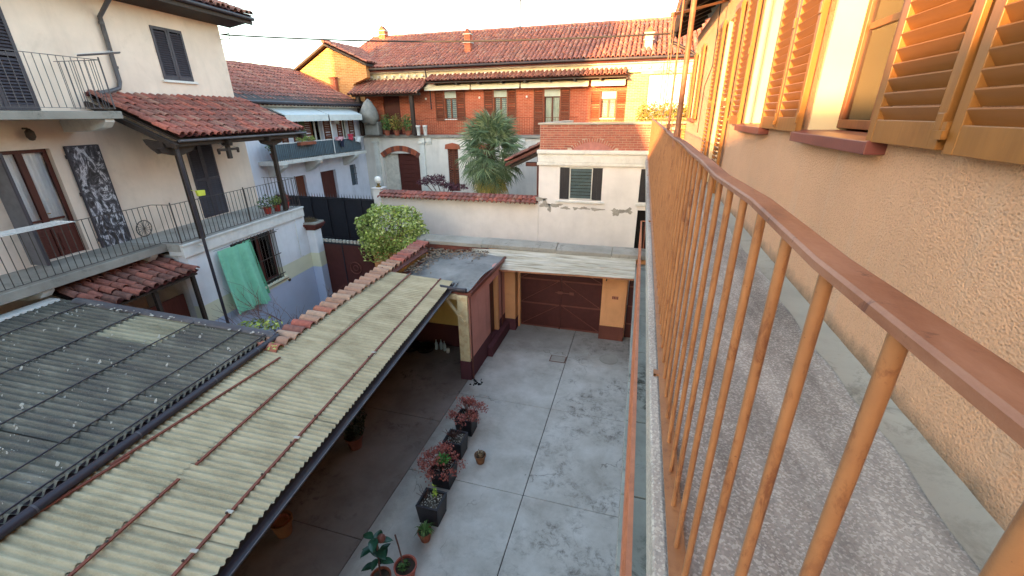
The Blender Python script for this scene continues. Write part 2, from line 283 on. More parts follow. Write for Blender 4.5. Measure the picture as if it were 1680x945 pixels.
# ------------------------------------------------------------ mesh helpers
class MB:
    def __init__(s): s.v = []; s.f = []; s.r = []; s.sm = False; s.sa = 62
    def add(s, vs, fs, r=0.):
        o = len(s.v); s.v += [tuple(p) for p in vs]; s.f += [tuple(i + o for i in f) for f in fs]; s.r += [r] * len(fs); return s
    def box(s, x0, y0, z0, x1, y1, z1, r=0.):
        x0, x1 = min(x0, x1), max(x0, x1); y0, y1 = min(y0, y1), max(y0, y1); z0, z1 = min(z0, z1), max(z0, z1)
        return s.add([(x0, y0, z0), (x1, y0, z0), (x1, y1, z0), (x0, y1, z0), (x0, y0, z1), (x1, y0, z1), (x1, y1, z1), (x0, y1, z1)],
                     [(0, 3, 2, 1), (4, 5, 6, 7), (0, 1, 5, 4), (1, 2, 6, 5), (2, 3, 7, 6), (3, 0, 4, 7)], r)
    def pbox(s, P, a0, a1, z0, z1, d0, d1, r=0.):
        p, q = P(a0, z0, d0), P(a1, z1, d1); return s.box(*p, *q, r)
    def beam(s, p0, p1, w, h, up=(0, 0, 1), r=0.):
        p0, p1 = Vector(p0), Vector(p1); d = (p1 - p0).normalized(); sd = d.cross(Vector(up))
        if sd.length < 1e-4: sd = Vector((1, 0, 0))
        sd.normalize(); u = sd.cross(d).normalized(); sd = sd * w / 2; u = u * h / 2
        vs = [p + a * sd + b * u for p in (p0, p1) for a, b in ((-1, -1), (1, -1), (1, 1), (-1, 1))]
        return s.add(vs, [(0, 1, 2, 3), (7, 6, 5, 4), (0, 4, 5, 1), (1, 5, 6, 2), (2, 6, 7, 3), (3, 7, 4, 0)], r)
    def tube(s, pts, r, n=8, rs=None, cap=True, rv=0.):
        pts = [Vector(p) for p in pts]; k = len(pts); rs = rs or [r] * k; o = len(s.v); ref = None
        for i, p in enumerate(pts):
            d = (pts[min(i + 1, k - 1)] - pts[max(i - 1, 0)]).normalized()
            if ref is None:
                ref = d.cross(Vector((0, 0, 1)));
                if ref.length < .05: ref = d.cross(Vector((1, 0, 0)))
            ref = (ref - d * ref.dot(d)).normalized(); b = d.cross(ref)
            s.v += [tuple(p + rs[i] * (math.cos(t) * ref + math.sin(t) * b)) for t in (2 * math.pi * j / n for j in range(n))]
        fs = [(o + i * n + j, o + i * n + (j + 1) % n, o + (i + 1) * n + (j + 1) % n, o + (i + 1) * n + j) for i in range(k - 1) for j in range(n)]
        if cap: fs += [tuple(o + j for j in range(n - 1, -1, -1)), tuple(o + (k - 1) * n + j for j in range(n))]
        s.f += fs; s.r += [rv] * len(fs); return s
    def prism(s, poly, vec, r=0.):
        n = len(poly); vec = Vector(vec); vs = [Vector(p) for p in poly]; vs += [p + vec for p in vs]
        return s.add(vs, [tuple(range(n - 1, -1, -1)), tuple(range(n, 2 * n))] + [(i, (i + 1) % n, n + (i + 1) % n, n + i) for i in range(n)], r)
    def lathe(s, prof, c, n=16, r=0., cap=True):
        o = len(s.v); k = len(prof)
        for rad, z in prof: s.v += [(c[0] + rad * math.cos(2 * math.pi * j / n), c[1] + rad * math.sin(2 * math.pi * j / n), c[2] + z) for j in range(n)]
        fs = [(o + i * n + j, o + i * n + (j + 1) % n, o + (i + 1) * n + (j + 1) % n, o + (i + 1) * n + j) for i in range(k - 1) for j in range(n)]
        if cap: fs += [tuple(o + j for j in range(n - 1, -1, -1)), tuple(o + (k - 1) * n + j for j in range(n))]
        s.f += fs; s.r += [r] * len(fs); return s
    def grid(s, fn, nu, nv, r=0.):
        o = len(s.v); s.v += [tuple(fn(i / nu, j / nv)) for i in range(nu + 1) for j in range(nv + 1)]
        fs = [(o + i * (nv + 1) + j, o + (i + 1) * (nv + 1) + j, o + (i + 1) * (nv + 1) + j + 1, o + i * (nv + 1) + j + 1) for i in range(nu) for j in range(nv)]
        s.f += fs; s.r += [r] * len(fs); return s
    def wall(s, P, a0, a1, z0, z1, ops=(), t=.3):
        """slab of thickness t with rectangular openings cut through"""
        A = sorted({a0, a1, *[o[0] for o in ops], *[o[1] for o in ops]}); Z = sorted({z0, z1, *[o[2] for o in ops], *[o[3] for o in ops]})
        A = [a for a in A if a0 <= a <= a1]; Z = [z for z in Z if z0 <= z <= z1]
        def solid(i, j):
            if not (0 <= i < len(A) - 1 and 0 <= j < len(Z) - 1): return False
            a, z = (A[i] + A[i + 1]) / 2, (Z[j] + Z[j + 1]) / 2
            return not any(o[0] < a < o[1] and o[2] < z < o[3] for o in ops)
        for i in range(len(A) - 1):
            for j in range(len(Z) - 1):
                if not solid(i, j): continue
                a, b, c, d = A[i], A[i + 1], Z[j], Z[j + 1]
                s.add([P(a, c, 0), P(b, c, 0), P(b, d, 0), P(a, d, 0)], [(0, 1, 2, 3)]); s.add([P(a, c, t), P(b, c, t), P(b, d, t), P(a, d, t)], [(3, 2, 1, 0)])
                for nb, (e0, e1) in zip(((i - 1, j), (i + 1, j), (i, j - 1), (i, j + 1)), (((a, c), (a, d)), ((b, c), (b, d)), ((a, c), (b, c)), ((a, d), (b, d)))):
                    if not solid(*nb): s.add([P(*e0, 0), P(*e1, 0), P(*e1, t), P(*e0, t)], [(0, 1, 2, 3)])
        return s
    def mesh(s, name, mat, org=(0, 0, 0)):
        me = bpy.data.meshes.new(name); me.from_pydata([(x - org[0], y - org[1], z - org[2]) for x, y, z in s.v], [], s.f)
        if any(s.r):
            at = me.attributes.new('rnd', 'FLOAT', 'FACE'); at.data.foreach_set('value', s.r)
        if s.sm:
            me.polygons.foreach_set('use_smooth', [True] * len(me.polygons)); me.set_sharp_from_angle(angle=R(s.sa))
        me.materials.append(mat); me.update(); return me
TH = math.radians(6.6)                     # the left-hand buildings stand at this angle to ours; frame 'L': x across, y along
ROT = {'W': 0., 'L': TH}
class Th: pass
def fworld(p, fr):
    c, s_ = math.cos(ROT[fr]), math.sin(ROT[fr]); return (p[0] * c - p[1] * s_, p[0] * s_ + p[1] * c, p[2])
def thing(name, label, cat, base, fr='W', group=None):
    o = bpy.data.objects.new(name, None); COL.objects.link(o); o.empty_display_size = .2
    o.location = fworld(base, fr); o.rotation_euler = (0, 0, ROT[fr]); o['label'] = label; o['category'] = cat
    if group: o['group'] = group
    t = Th(); t.o = o; t.org = base; t.fr = fr; return t
def struct(name, base=(0, 0, 0), fr='W'):
    o = bpy.data.objects.new(name, None); COL.objects.link(o); o.location = fworld(base, fr); o.rotation_euler = (0, 0, ROT[fr]); o['kind'] = 'structure'
    t = Th(); t.o = o; t.org = base; t.fr = fr; return t
def part(t, name, mb, mat, parent=None, sm=False, label=None, bev=0, stuff=False):
    mb.sm = sm or mb.sm; o = bpy.data.objects.new(name, mb.mesh(name, mat, t.org)); COL.objects.link(o); o.parent = parent or t.o
    if label: o['label'] = label
    if stuff: o['kind'] = 'stuff'
    if bev: b = o.modifiers.new('bevel', 'BEVEL'); b.width = bev; b.segments = 2; b.limit_method = 'ANGLE'; b.angle_limit = R(40)
    return o
def inst(t, name, me, mat4, parent=None):
    """shared mesh placed by a matrix given in the thing's frame coordinates"""
    o = bpy.data.objects.new(name, me); COL.objects.link(o); o.parent = parent or t.o
    mm = mat4.copy(); mm.translation = mm.translation - Vector(t.org); o.matrix_local = mm; return o
def tag(o, label, cat, group=None):
    o['label'] = label; o['category'] = cat
    if group: o['group'] = group
def PY(y): return lambda a, z, d: (a, y + d, z)      # facade facing -y
def PR(x): return lambda a, z, d: (x + d, a, z)      # facade facing -x
def PL(x): return lambda a, z, d: (x - d, a, z)      # facade facing +x
def T3(x, y, z): return Matrix.Translation((x, y, z))

# ---- barrel tile field
def tile_mesh(name, mat, L, r0, r1, seg=6, thick=.014):
    mb = MB()
    for k, (ra, rb) in enumerate(((r0, r1), (r0 - thick, r1 - thick))):
        o = len(mb.v)
        for y, r in ((0, ra), (-L, rb)):
            mb.v += [(r * math.cos(math.pi * j / seg), y, r * math.sin(math.pi * j / seg)) for j in range(seg + 1)]
        for j in range(seg): mb.f.append((o + j, o + j + 1, o + seg + 2 + j, o + seg + 1 + j)); mb.r.append(0)
    k = 2 * (seg + 1)
    for j in range(seg): mb.f.append((seg + 1 + j, seg + 2 + j, k + seg + 2 + j, k + seg + 1 + j)); mb.r.append(0)
    mb.sm = True; return mb.mesh(name, mat)
def tile_verts(L, r0, r1, seg=4):
    vs = []
    for y, r in ((0, r0), (-L, r1)): vs += [Vector((r * math.cos(math.pi * j / seg), y, r * math.sin(math.pi * j / seg))) for j in range(seg + 1)]
    vs += [Vector(((r1 - .02) * math.cos(math.pi * j / seg), -L, (r1 - .02) * math.sin(math.pi * j / seg))) for j in range(seg + 1)]
    n = seg + 1; fs = [(i * n + j, i * n + j + 1, (i + 1) * n + j + 1, (i + 1) * n + j) for i in range(2) for j in range(seg)]
    return vs, fs
def frame(a, b):
    """matrix with x = a (along the eave), y = -b (b runs down the slope), z = normal"""
    a = Vector(a).normalized(); y = -Vector(b).normalized(); n = a.cross(y).normalized(); m_ = Matrix((a, y, n)).transposed().to_4x4(); return m_
def coppi(t, parent, O, a, b, ncol, nrow, pitch, expo, mat, base_mat, single, seed=1, r=None, jit=1., clip=None):
    """O = upper corner; a along ridge, b down slope"""
    rg = random.Random(seed); fm = frame(a, b); A = Vector(a).normalized(); B = Vector(b).normalized(); O = Vector(O)
    r = r or pitch * .42; L = expo * 1.22; nrm = fm.to_3x3() @ Vector((0, 0, 1)); if_ = []
    # channel tiles beneath: a rippled sheet with a step at every course
    mb = MB(); n = ncol * 4; W = ncol * pitch
    for i in range(nrow):
        def fn(s_, q, i=i):
            x = s_ * W; ph = math.cos(2 * math.pi * x / pitch) * .28 * r
            return O + A * x + B * ((i + q) * expo + q * .03) + nrm * (ph + .02 - .02 * (1 - q) + .004)
        mb.grid(fn, n, 1, rg.random())
    mb.sm = True; part(t, 'channel_tiles', mb, base_mat, parent, stuff=True)
    me = tile_mesh('tile', mat, L, r * .86, r) if single else None; big = MB(); tv, tf = tile_verts(L, r * .86, r)
    for i in range(nrow):
        for c in range(ncol):
            if clip and not clip((c + .5) * pitch, (i + .5) * expo): continue
            p = O + A * ((c + .5) * pitch + rg.gauss(0, .008) * jit) + B * (i * expo - (L - expo) * .4 + rg.gauss(0, .012) * jit) + nrm * (.012 + .02 + rg.random() * .008)
            e = Euler((R(-3.0 + rg.gauss(0, .8) * jit), R(rg.gauss(0, 2.5) * jit), R(rg.gauss(0, 1.6) * jit))).to_matrix().to_4x4()
            mm = Matrix.Translation(p) @ fm @ e
            if single: inst(t, 'tile', me, mm, parent)
            else: big.add([mm @ v_ for v_ in tv], tf, rg.random() + .001)
    if not single: big.sm = True; part(t, 'tiles', big, mat, parent, stuff=True)

def window(t, P, a0, a1, z0, z1, fmat, leaves=2, dep=.15, fw=.05, rails=(), curtain=True, cmat=None, gmat=None, back=True, name='window'):
    mb = MB()
    mb.pbox(P, a0, a1, z0, z0 + fw, dep, dep + .06).pbox(P, a0, a1, z1 - fw, z1, dep, dep + .06)
    mb.pbox(P, a0, a0 + fw, z0 + fw, z1 - fw, dep, dep + .06).pbox(P, a1 - fw, a1, z0 + fw, z1 - fw, dep, dep + .06)
    w = (a1 - a0 - 2 * fw) / leaves
    for i in range(1, leaves): mb.pbox(P, a0 + fw + i * w - fw * .8, a0 + fw + i * w + fw * .8, z0 + fw, z1 - fw, dep - .01, dep + .05)
    for rz in rails:
        for i in range(leaves): mb.pbox(P, a0 + fw * 1.8 + i * w, a0 + fw * .2 + (i + 1) * w, rz - .02, rz + .02, dep + .005, dep + .05)
    f = part(t, name, mb, fmat, bev=.004)
    for i in range(leaves):
        zs = [z0 + fw] + sorted(rails) + [z1 - fw]
        for za, zb in zip(zs, zs[1:]):
            part(t, 'pane', MB().pbox(P, a0 + fw + i * w, a0 + fw + (i + 1) * w, za, zb, dep + .022, dep + .027), gmat or M['glass'], f)
    if curtain:
        mb = MB(); k = 26
        mb.grid(lambda s_, q: P(a0 + fw + s_ * (a1 - a0 - 2 * fw), z0 + fw + q * (z1 - z0 - 2 * fw), dep + .1 + .018 * math.sin(s_ * (a1 - a0) * 60 + 2 * math.sin(q * 2))), int(60 * (a1 - a0)) + 4, 4)
        part(t, 'curtain', mb, cmat or M['curtain'], f, sm=True)
    if back: part(t, 'dark_interior', MB().pbox(P, a0 - .02, a1 + .02, z0 - .02, z1 + .02, dep + .26, dep + .28), M['dark'], f)
    return f
def shutter(t, P, a0, a1, z0, z1, d0, mat, smat, sp=.06, single=True, fw=.055, th=.04, midr=True, name='shutter', hinges=True, bot=.1, tilt=1):
    """louvred leaf lying between depths d0-th and d0; slats lean outwards and down"""
    mb = MB(); d1 = d0 - th
    mb.pbox(P, a0, a0 + fw, z0, z1, d1, d0).pbox(P, a1 - fw, a1, z0, z1, d1, d0)
    mb.pbox(P, a0 + fw, a1 - fw, z0, z0 + bot, d1 + .002, d0 - .002).pbox(P, a0 + fw, a1 - fw, z1 - .07, z1, d1 + .002, d0 - .002)
    zm = (z0 + z1) / 2
    if midr: mb.pbox(P, a0 + fw, a1 - fw, zm - .035, zm + .035, d1 + .002, d0 - .002)
    if hinges:
        for zz in (z0 + .06, zm, z1 - .12): mb.pbox(P, a0 - .012, a0 + .03, zz, zz + .07, d1 - .012, d1 - .002)
    fr = part(t, name, mb, mat, bev=.003 if single else 0)
    def sv(z):
        c = [(-th * .5 - .003, -.020), (-th * .5 + .003, -.026), (th * .5 + .0, .026), (th * .5 - .006, .031)]
        c = [(d0 - th / 2 + dd * .95, z + zz * 1.0 * tilt) for dd, zz in c]
        return [P(a0 + fw, zz, dd) for dd, zz in c] + [P(a1 - fw, zz, dd) for dd, zz in c]
    fs = [(0, 1, 2, 3), (7, 6, 5, 4), (0, 4, 5, 1), (1, 5, 6, 2), (2, 6, 7, 3), (3, 7, 4, 0)]
    zs = []; z = z0 + bot + .03
    while z < z1 - .09:
        if not (midr and abs(z - zm) < .05): zs.append(z)
        z += sp
    if single:
        me = MB().add(sv(0), fs).mesh('slat', smat, (0, 0, 0))
        for z in zs: inst(t, 'slat', me, T3(0, 0, z), fr)
    else:
        b = MB()
        for z in zs: b.add(sv(z), fs)
        part(t, 'slats', b, smat, fr, stuff=True)
    return fr
def railing(t, pts, z0, z1, sp, r, mat, top=(.04, .012), bot=(.035, .01), posts=(), topmat=None, close=False, seg=6, wav=0., sd=3, start=None):
    rg = random.Random(sd); me = None; k = 0
    def dense(zc):
        out = []
        for p, q in zip(pts, pts[1:]):
            L = math.dist(p, q); n = max(1, int(L / .35)) if wav else 1
            for i in range(n): f = i / n; out.append((p[0] + (q[0] - p[0]) * f + rg.gauss(0, wav), p[1] + (q[1] - p[1]) * f, zc + rg.gauss(0, wav * .8)))
        out.append((*pts[-1], zc)); return out
    b = MB(); dn = dense(z1)
    if wav:                                # one swept flat bar following the bends
        o = len(b.v); w, h = top[0] / 2, top[1] / 2; prof = [(-w, -h), (-w, h * .4), (-w * .85, h), (w * .85, h), (w, h * .4), (w, -h)]
        for i, p in enumerate(dn):
            dx, dy = Vector((dn[min(i + 1, len(dn) - 1)][0] - dn[max(i - 1, 0)][0], dn[min(i + 1, len(dn) - 1)][1] - dn[max(i - 1, 0)][1], 0)).normalized()[:2]
            b.v += [(p[0] + dy * q[0], p[1] - dx * q[0], p[2] + q[1]) for q in prof]
        n = len(prof); fs = [(o + i * n + j, o + i * n + (j + 1) % n, o + (i + 1) * n + (j + 1) % n, o + (i + 1) * n + j) for i in range(len(dn) - 1) for j in range(n)]
        fs += [tuple(range(o, o + n)), tuple(range(o + (len(dn) - 1) * n, o + len(dn) * n))]; b.f += fs; b.r += [0] * len(fs); b.sm = True; b.sa = 24
    else:
        for p, q in zip(dn, dn[1:]): b.beam(p, q, *top)
    part(t, 'top_rail', b, topmat or mat)
    b = MB()
    for p, q in zip(pts, pts[1:]): b.beam((*p, z0), (*q, z0), *bot)
    part(t, 'bottom_rail', b, mat)
    me = MB().tube([(0, 0, z0 + bot[1] / 2), (0, 0, z1 - top[1] / 2)], r, seg); me.sm = True; me = me.mesh('baluster', mat)
    for p, q in zip(pts, pts[1:]):
        L = math.dist(p, q); s_ = sp if start is None else start; 
        while s_ < L - sp * .3:
            f = s_ / L; inst(t, 'baluster', me, T3(p[0] + (q[0] - p[0]) * f, p[1] + (q[1] - p[1]) * f, 0)); s_ += sp
        start = None
    for x, y in posts:
        part(t, 'post', MB().tube([(x, y, z0 - .02), (x, y, z1 + .05)], r * 2.0, 8), mat, sm=True)
def leafball(mb, c, rad, n, size, rg, shell=.55, flat=1.):
    for _ in range(n):
        d = Vector((rg.gauss(0, 1), rg.gauss(0, 1), rg.gauss(0, 1))).normalized(); q = shell + (1 - shell) * rg.random() ** .6
        bump = 1 + .13 * math.sin(d.x * 5 + c[0]) * math.cos(d.y * 4 + d.z * 6)
        p = Vector((c[0] + d.x * rad[0] * q * bump, c[1] + d.y * rad[1] * q * bump, c[2] + d.z * rad[2] * q * bump))
        e = Euler((rg.uniform(-1.3, 1.3), rg.uniform(-1.3, 1.3), rg.uniform(0, 6.3))).to_matrix(); s_ = size * rg.uniform(.6, 1.3)
        vs = [p + e @ Vector(q_) for q_ in ((0, -s_, 0), (s_ * .5, -s_ * .1, s_ * .12), (0, s_, 0), (-s_ * .5, -s_ * .1, s_ * .12))]
        mb.add(vs, [(0, 1, 2), (0, 2, 3)], rg.random() + .001)

# ============================================================ THE GROUND
part(struct('ground'), 'earth_sheet', MB().add([(-400, -300, -.06), (400, -300, -.06), (400, 700, -.06), (-400, 700, -.06)], [(0, 1, 2, 3)]), M['soil'])
t = struct('alley_paving')
part(t, 'paving_sheet', MB().box(-24, 12.72, -.2, 9, 21.9, 0), M['asphalt'])
t = struct('courtyard_floor')
part(t, 'joint_bed', MB().box(-11.5, -9, -.055, 1.1, 12.7, -.02), M['dark'])
xs = [(-3.885, -1.515), (-1.5, 1.1)]
ys = [-9, -2.4, 1.2, 3.0, 5.70, 8.31, 10.49, 12.7]
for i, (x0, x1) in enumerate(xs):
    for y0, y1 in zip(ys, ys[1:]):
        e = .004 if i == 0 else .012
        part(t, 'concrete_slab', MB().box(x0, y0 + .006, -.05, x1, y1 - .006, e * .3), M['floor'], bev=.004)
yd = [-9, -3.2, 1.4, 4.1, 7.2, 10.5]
for y0, y1 in zip(yd, yd[1:]): part(t, 'dark_concrete_slab', MB().box(-6.6, y0 + .006, -.05, -3.9, y1 - .006, -.004), M['floord'], bev=.004)  # slabs of darker concrete under the carport
part(t, 'side_yard_slab', MB().box(-11.6, -9, -.05, -6.615, 12.2, -.01), M['soil'])

# ============================================================ OUR HOUSE (right)
B = H - 1.17; B2 = H - 4.1; WX = 1.13; rg = random.Random(3)
t = thing('apartment_house', 'long peach stucco house on the right with ochre louvred shutters and a shared balcony', 'house', (3, 4, 0))
P = PR(WX)
ops = [(-1.3, -.2, 6.47, 7.93), (.36, 1.42, 6.47, 7.93), (2.62, 3.72, 6.47, 7.93), (4.82, 5.92, 6.47, 7.93), (7.46, 8.38, B + .03, 7.93), (11.5, 12.5, 6.47, 7.93)]
part(t, 'wall', MB().wall(P, -9, 13.6, 0, 8.44, ops, .24), M['stucco'])
mb = MB().box(WX + .24, 13.36, 0, 8, 13.6, 8.44).box(WX + .24, -9, 0, 8, -8.76, 8.44).box(7.76, -8.76, 0, 8, 13.36, 8.44).box(WX + .24, -8.76, 8.3, 7.76, 13.36, 8.43)
part(t, 'rear_walls', mb, M['town'])
for o in ops:                               # plaster lining of the openings
    mb = MB(); a0, a1, z0, z1 = o
    mb.pbox(P, a0 - .002, a0 + .012, z0, z1, .004, .236).pbox(P, a1 - .012, a1 + .002, z0, z1, .004, .236).pbox(P, a0 + .012, a1 - .012, z1 - .012, z1 + .002, .004, .236)
    part(t, 'reveal', mb, M['reveal'])
    w = window(t, P, a0 + .012, a1 - .012, z0 + .02, z1 - .012, M['winwood'], 2, .17, .055, rails=(z0 + .62,) if z0 > 6 else (z0 + .9, z0 + 1.6))
    if z0 > 6:
        mb = MB(); s0, s1 = a0 - .06, a1 + .04
        mb.prism([P(s0, 6.40, -.09), P(s0, 6.462, -.09), P(s0, 6.478, -.02), P(s0, 6.478, .17), P(s0, 6.40, .17)], (0, s1 - s0, 0))
        part(t, 'sill', mb, M['sill'], w, bev=.004)
# folded-back shutters, two leaves to each opening
lv = [(-.2, .33, 6.47), (1.44, 2.0, 6.46), (2.05, 2.615, 6.47), (3.73, 4.28, 6.47), (4.30, 4.81, 6.47), (5.93, 6.48, 6.47), (6.92, 7.45, B + .06), (8.39, 8.94, B + .06), (10.95, 11.48, 6.47), (12.52, 13.05, 6.47)]
for a0, a1, z0 in lv:
    f = shutter(t, P, a0, a1, z0 - (0.01 if z0 > 6 else 0), 7.94, -.035, M['shutter'], M['slat'], .06, z0 > 6 and a0 < 12, midr=z0 < 6, tilt=-1)
# small iron catches holding the leaves
for y in (2.02, 4.29, 1.4, 6.5): part(t, 'shutter_catch', MB().box(WX - .085, y - .012, 6.50, WX, y + .012, 6.56).box(WX - .1, y - .03, 6.5, WX - .085, y + .03, 6.53), M['shutter'])
part(t, 'cable_on_wall', MB().tube([(WX - .012, 9.35, 7.7), (WX - .012, 9.7, 8.1), (WX - .012, 9.72, 8.42)], .008, 6), M['cablem'], sm=True)
part(t, 'cable_on_wall', MB().tube([(WX - .012, 9.7, 8.42), (WX - .012, 9.6, 7.4), (WX - .012, 10.4, 7.1), (WX - .012, 10.5, 6.2)], .007, 6), M['cablem'], sm=True)
# roof: boarded eaves, gutter and tiles
mb = MB().prism([(.56, -9.3, 8.50), (.56, -9.3, 8.57), (4.5, -9.3, 10.35), (8.6, -9.3, 8.53), (8.6, -9.3, 8.46), (4.5, -9.3, 10.27)], (0, 23.1, 0))
rf = part(t, 'roof', mb, M['darkwood'])
mb = MB(); tv, tf = tile_verts(.48, .075, .085, 4)
a_, b_ = Vector((0, -1, 0)), Vector((-.913, 0, -.407)); fm = frame(a_, b_)
for i in range(107):
    for c in range(11):
        p = Vector((4.5, -9.2 + i * .215, 10.39)) + b_ * (c * .395) + Vector((-.4, 0, .9)) * .02
        mb.add([Matrix.Translation(p) @ fm @ v_ for v_ in tv], tf, rg.random() + .001)
mb.sm = True; part(t, 'tiles', mb, M['tile'], rf, stuff=True)
for y in [i * .6 - 9 for i in range(39)]: part(t, 'rafter_end', MB().beam((.6, y, 8.47), (1.2, y, 8.72), .07, .09), M['darkwood'], rf)
mb = MB(); mb.grid(lambda s_, q: (.52 + .07 * math.cos(math.pi * (1 + q)), -9.3 + s_ * 23.15, 8.53 - .07 * math.sin(math.pi * q)), 1, 8)
part(t, 'gutter', mb, M['gutter'], sm=True)
part(t, 'eaves_bracket', MB().tube([(.52, 13.75, 8.5), (.52, 13.75, 8.35), (.95, 13.72, 8.15), (1.18, 13.70, 8.0), (1.18, 13.70, 3)], .045, 8), M['gutter'], sm=True)
# upper balcony
part(t, 'balcony_floor', MB().box(.148, -7, B - .15, WX, 13.6, B), M['agg'], bev=.006)
part(t, 'balcony_edge', MB().box(.140, -7.01, B - .155, .182, 13.61, B + .004), M['aggedge'], bev=.008)
mb = MB(); rg = random.Random(5)
def fil(s_, q):
    y = -7 + s_ * 20.6; w = .135 + .012 * math.sin(y * 3.1) + .008 * math.sin(y * 11)
    return (WX - w * (1 - q), y, B + .004 + .020 * q * q + .0015 * math.sin(y * 25 + q * 3))
mb.grid(fil, 220, 4); part(t, 'mortar_fillet', mb, M['fillet'], sm=True)
# lower balcony, floor laid in slabs with open drain joints
part(t, 'lower_balcony_slab', MB().box(.150, -7, B2 - .16, WX, 13.7, B2 - .03), M['aggedge'])
yj = [-7, -3.2, -.6, 1.0, 2.4, 3.86, 5.2, 6.2, 7.2, 8.8, 10.2, 12.05, 13.7]
for y0, y1 in zip(yj, yj[1:]):
    o = MB().prism([(.155, y0 + .02, B2 - .03), (WX, y0 + .05, B2 - .03), (WX, y1, B2 - .03), (.155, y1, B2 - .03)], (0, 0, .03))
    part(t, 'floor_slab', o, M['lowfloor'], bev=.004)
part(t, 'end_panel', MB().box(.3, 13.64, B2, WX, 13.68, B2 + 1.0), M['gate'])

t = thing('balcony_railing', 'near railing of the upper balcony, orange round balusters under a worn flat brown handrail', 'railing', (.205, -7, B), group=None)
railing(t, [(.205, -1.9675), (.205, 13.55)], B + .014, H - .148, .1455, .0078, M['orange'], top=(.036, .012), bot=(.048, .010), topmat=M['rail'], seg=10, wav=.0035, sd=11)
part(t, 'return_rail', MB().beam((.205, 13.56, H - .15), (1.1, 13.56, H - .15), .012, .04).beam((.205, 13.56, B + .02), (1.1, 13.56, B + .02), .01, .04), M['orange'])
for i in range(6): part(t, 'baluster', MB().tube([(.33 + i * .14, 13.56, B + .02), (.33 + i * .14, 13.56, H - .15)], .011, 6), M['orange'])
for y in (1.86, 5.1, 9.2, 12.4):
    part(t, 'standard', MB().box(.158, y - .02, B - .13, .168, y + .02, B + .02).box(.158, y - .02, B + .008, .2, y + .02, B + .018), M['orange'])
t = thing('balcony_railing', 'faded pink-orange railing of the balcony one floor below', 'railing', (.205, -7, B2))
railing(t, [(.205, -2.0), (.205, 13.58), (1.1, 13.60)], B2 + .05, H - 3.1, .145, .0105, M['pinkrail'], top=(.042, .014), bot=(.035, .01), seg=6)

t = thing('line_post', 'tall brown iron post clamped to the upper handrail, the thickest of the uprights', 'post', (.205, 3.02, B))
part(t, 'tube', MB().tube([(.205, 3.02, H - .15), (.205, 3.02, 8.9)], .0165, 10), M['rail'], sm=True)
part(t, 'clamp', MB().tube([(.205, 3.02, H - .20), (.205, 3.02, H - .10)], .022, 10), M['rail'], sm=True)
t = thing('line_post', 'slim brown rod rising from the handrail just beyond the thick post', 'post', (.205, 4.15, B))
part(t, 'tube', MB().tube([(.205, 4.15, H - .15), (.205, 4.15, 8.6)], .0085, 8), M['rail'], sm=True); part(t, 'foot', MB().box(.19, 4.13, H - .13, .22, 4.17, H - .09), M['rail'])
t = thing('drying_line_frame', 'sunlit thin wire and rod drying frame hung from a bar beneath the eaves', 'clothes line', (.205, 6.1, B))
part(t, 'bar', MB().beam((.19, 6.1, 7.66), (1.13, 8.9, 8.3), .03, .03), M['orange'])
part(t, 'pulley', MB().lathe([(.0, -.02), (.03, -.02), (.02, 0), (.03, .02), (0, .02)], (.2, 6.08, 7.66), 12, cap=False), M['rail'], sm=True)
for x, y, z in ((.2, 6.05, 7.65), (.23, 6.12, 7.66), (.17, 6.4, 7.2)): part(t, 'rod', MB().tube([(x, y, z), (x + .0, y, H - .1)], .0055, 6), M['orange'], sm=True)
for z in (7.05, 7.1): part(t, 'wire', MB().tube([(.2, 6.05, z), (.6, 11, z + .25), (1.1, 13.4, z + .35)], .004, 5), M['orange'], sm=True)

# ============================================================ GATEWAY (far end of courtyard)
t = thing('gateway_wall', 'orange gate piers with wine-red plinths under a long weathered stone coping', 'wall', (-2, 12.3, 0))
part(t, 'wall', MB().wall(PY(12.36), -8.9, 1.1, 0, 2.68, [(-3.40, -.70, 0, 2.52), (.02, .95, 0, 2.3)], .34), M['pier'])
for n, x0, x1, y0 in (('left', -4.32, -3.43, 12.0), ('right', -.74, -.01, 12.14)):
    z = .47 if n == 'right' else .4
    part(t, 'pier', MB().box(x0, y0, z, x1, 12.355, 2.5), M['pier'], bev=.012)
    part(t, 'plinth', MB().box(x0 - .012, y0 - .012, 0, x1 + .012, 12.355, z), M['plinth'] if n == 'left' else M['plinthb'], bev=.008, label='wine-red plinth' if n == 'left' else 'brown plinth')
part(t, 'jamb', MB().box(-3.425, 12.30, .0, -3.36, 12.357, 2.5), M['pier'])
for x0, x1, dz in ((-6.95, -4.6, 0), (-4.59, -2.2, .012), (-2.19, -.55, -.006), (-.54, .95, .004)):
    part(t, 'coping_stone', MB().prism([(x0, 12.2, 2.68 + dz), (x0, 12.2, 2.80 + dz), (x0, 12.5, 2.92 + dz), (x0, 12.82, 2.84 + dz), (x0, 12.82, 2.68 + dz)], (x1 - x0, 0, 0)), M['coping'], bev=.012)
part(t, 'number_vent', MB().box(-.43, 12.128, 1.40, -.24, 12.139, 1.50), M['pinkrail'])
for i in range(4): part(t, 'vent_bar', MB().box(-.42 + i * .047, 12.118, 1.41, -.39 + i * .047, 12.1275, 1.49), M['gatebar'])
part(t, 'brick_course', MB().box(-7.2, 12.22, 2.50, -4.4, 12.355, 2.67), M['gatebar'])

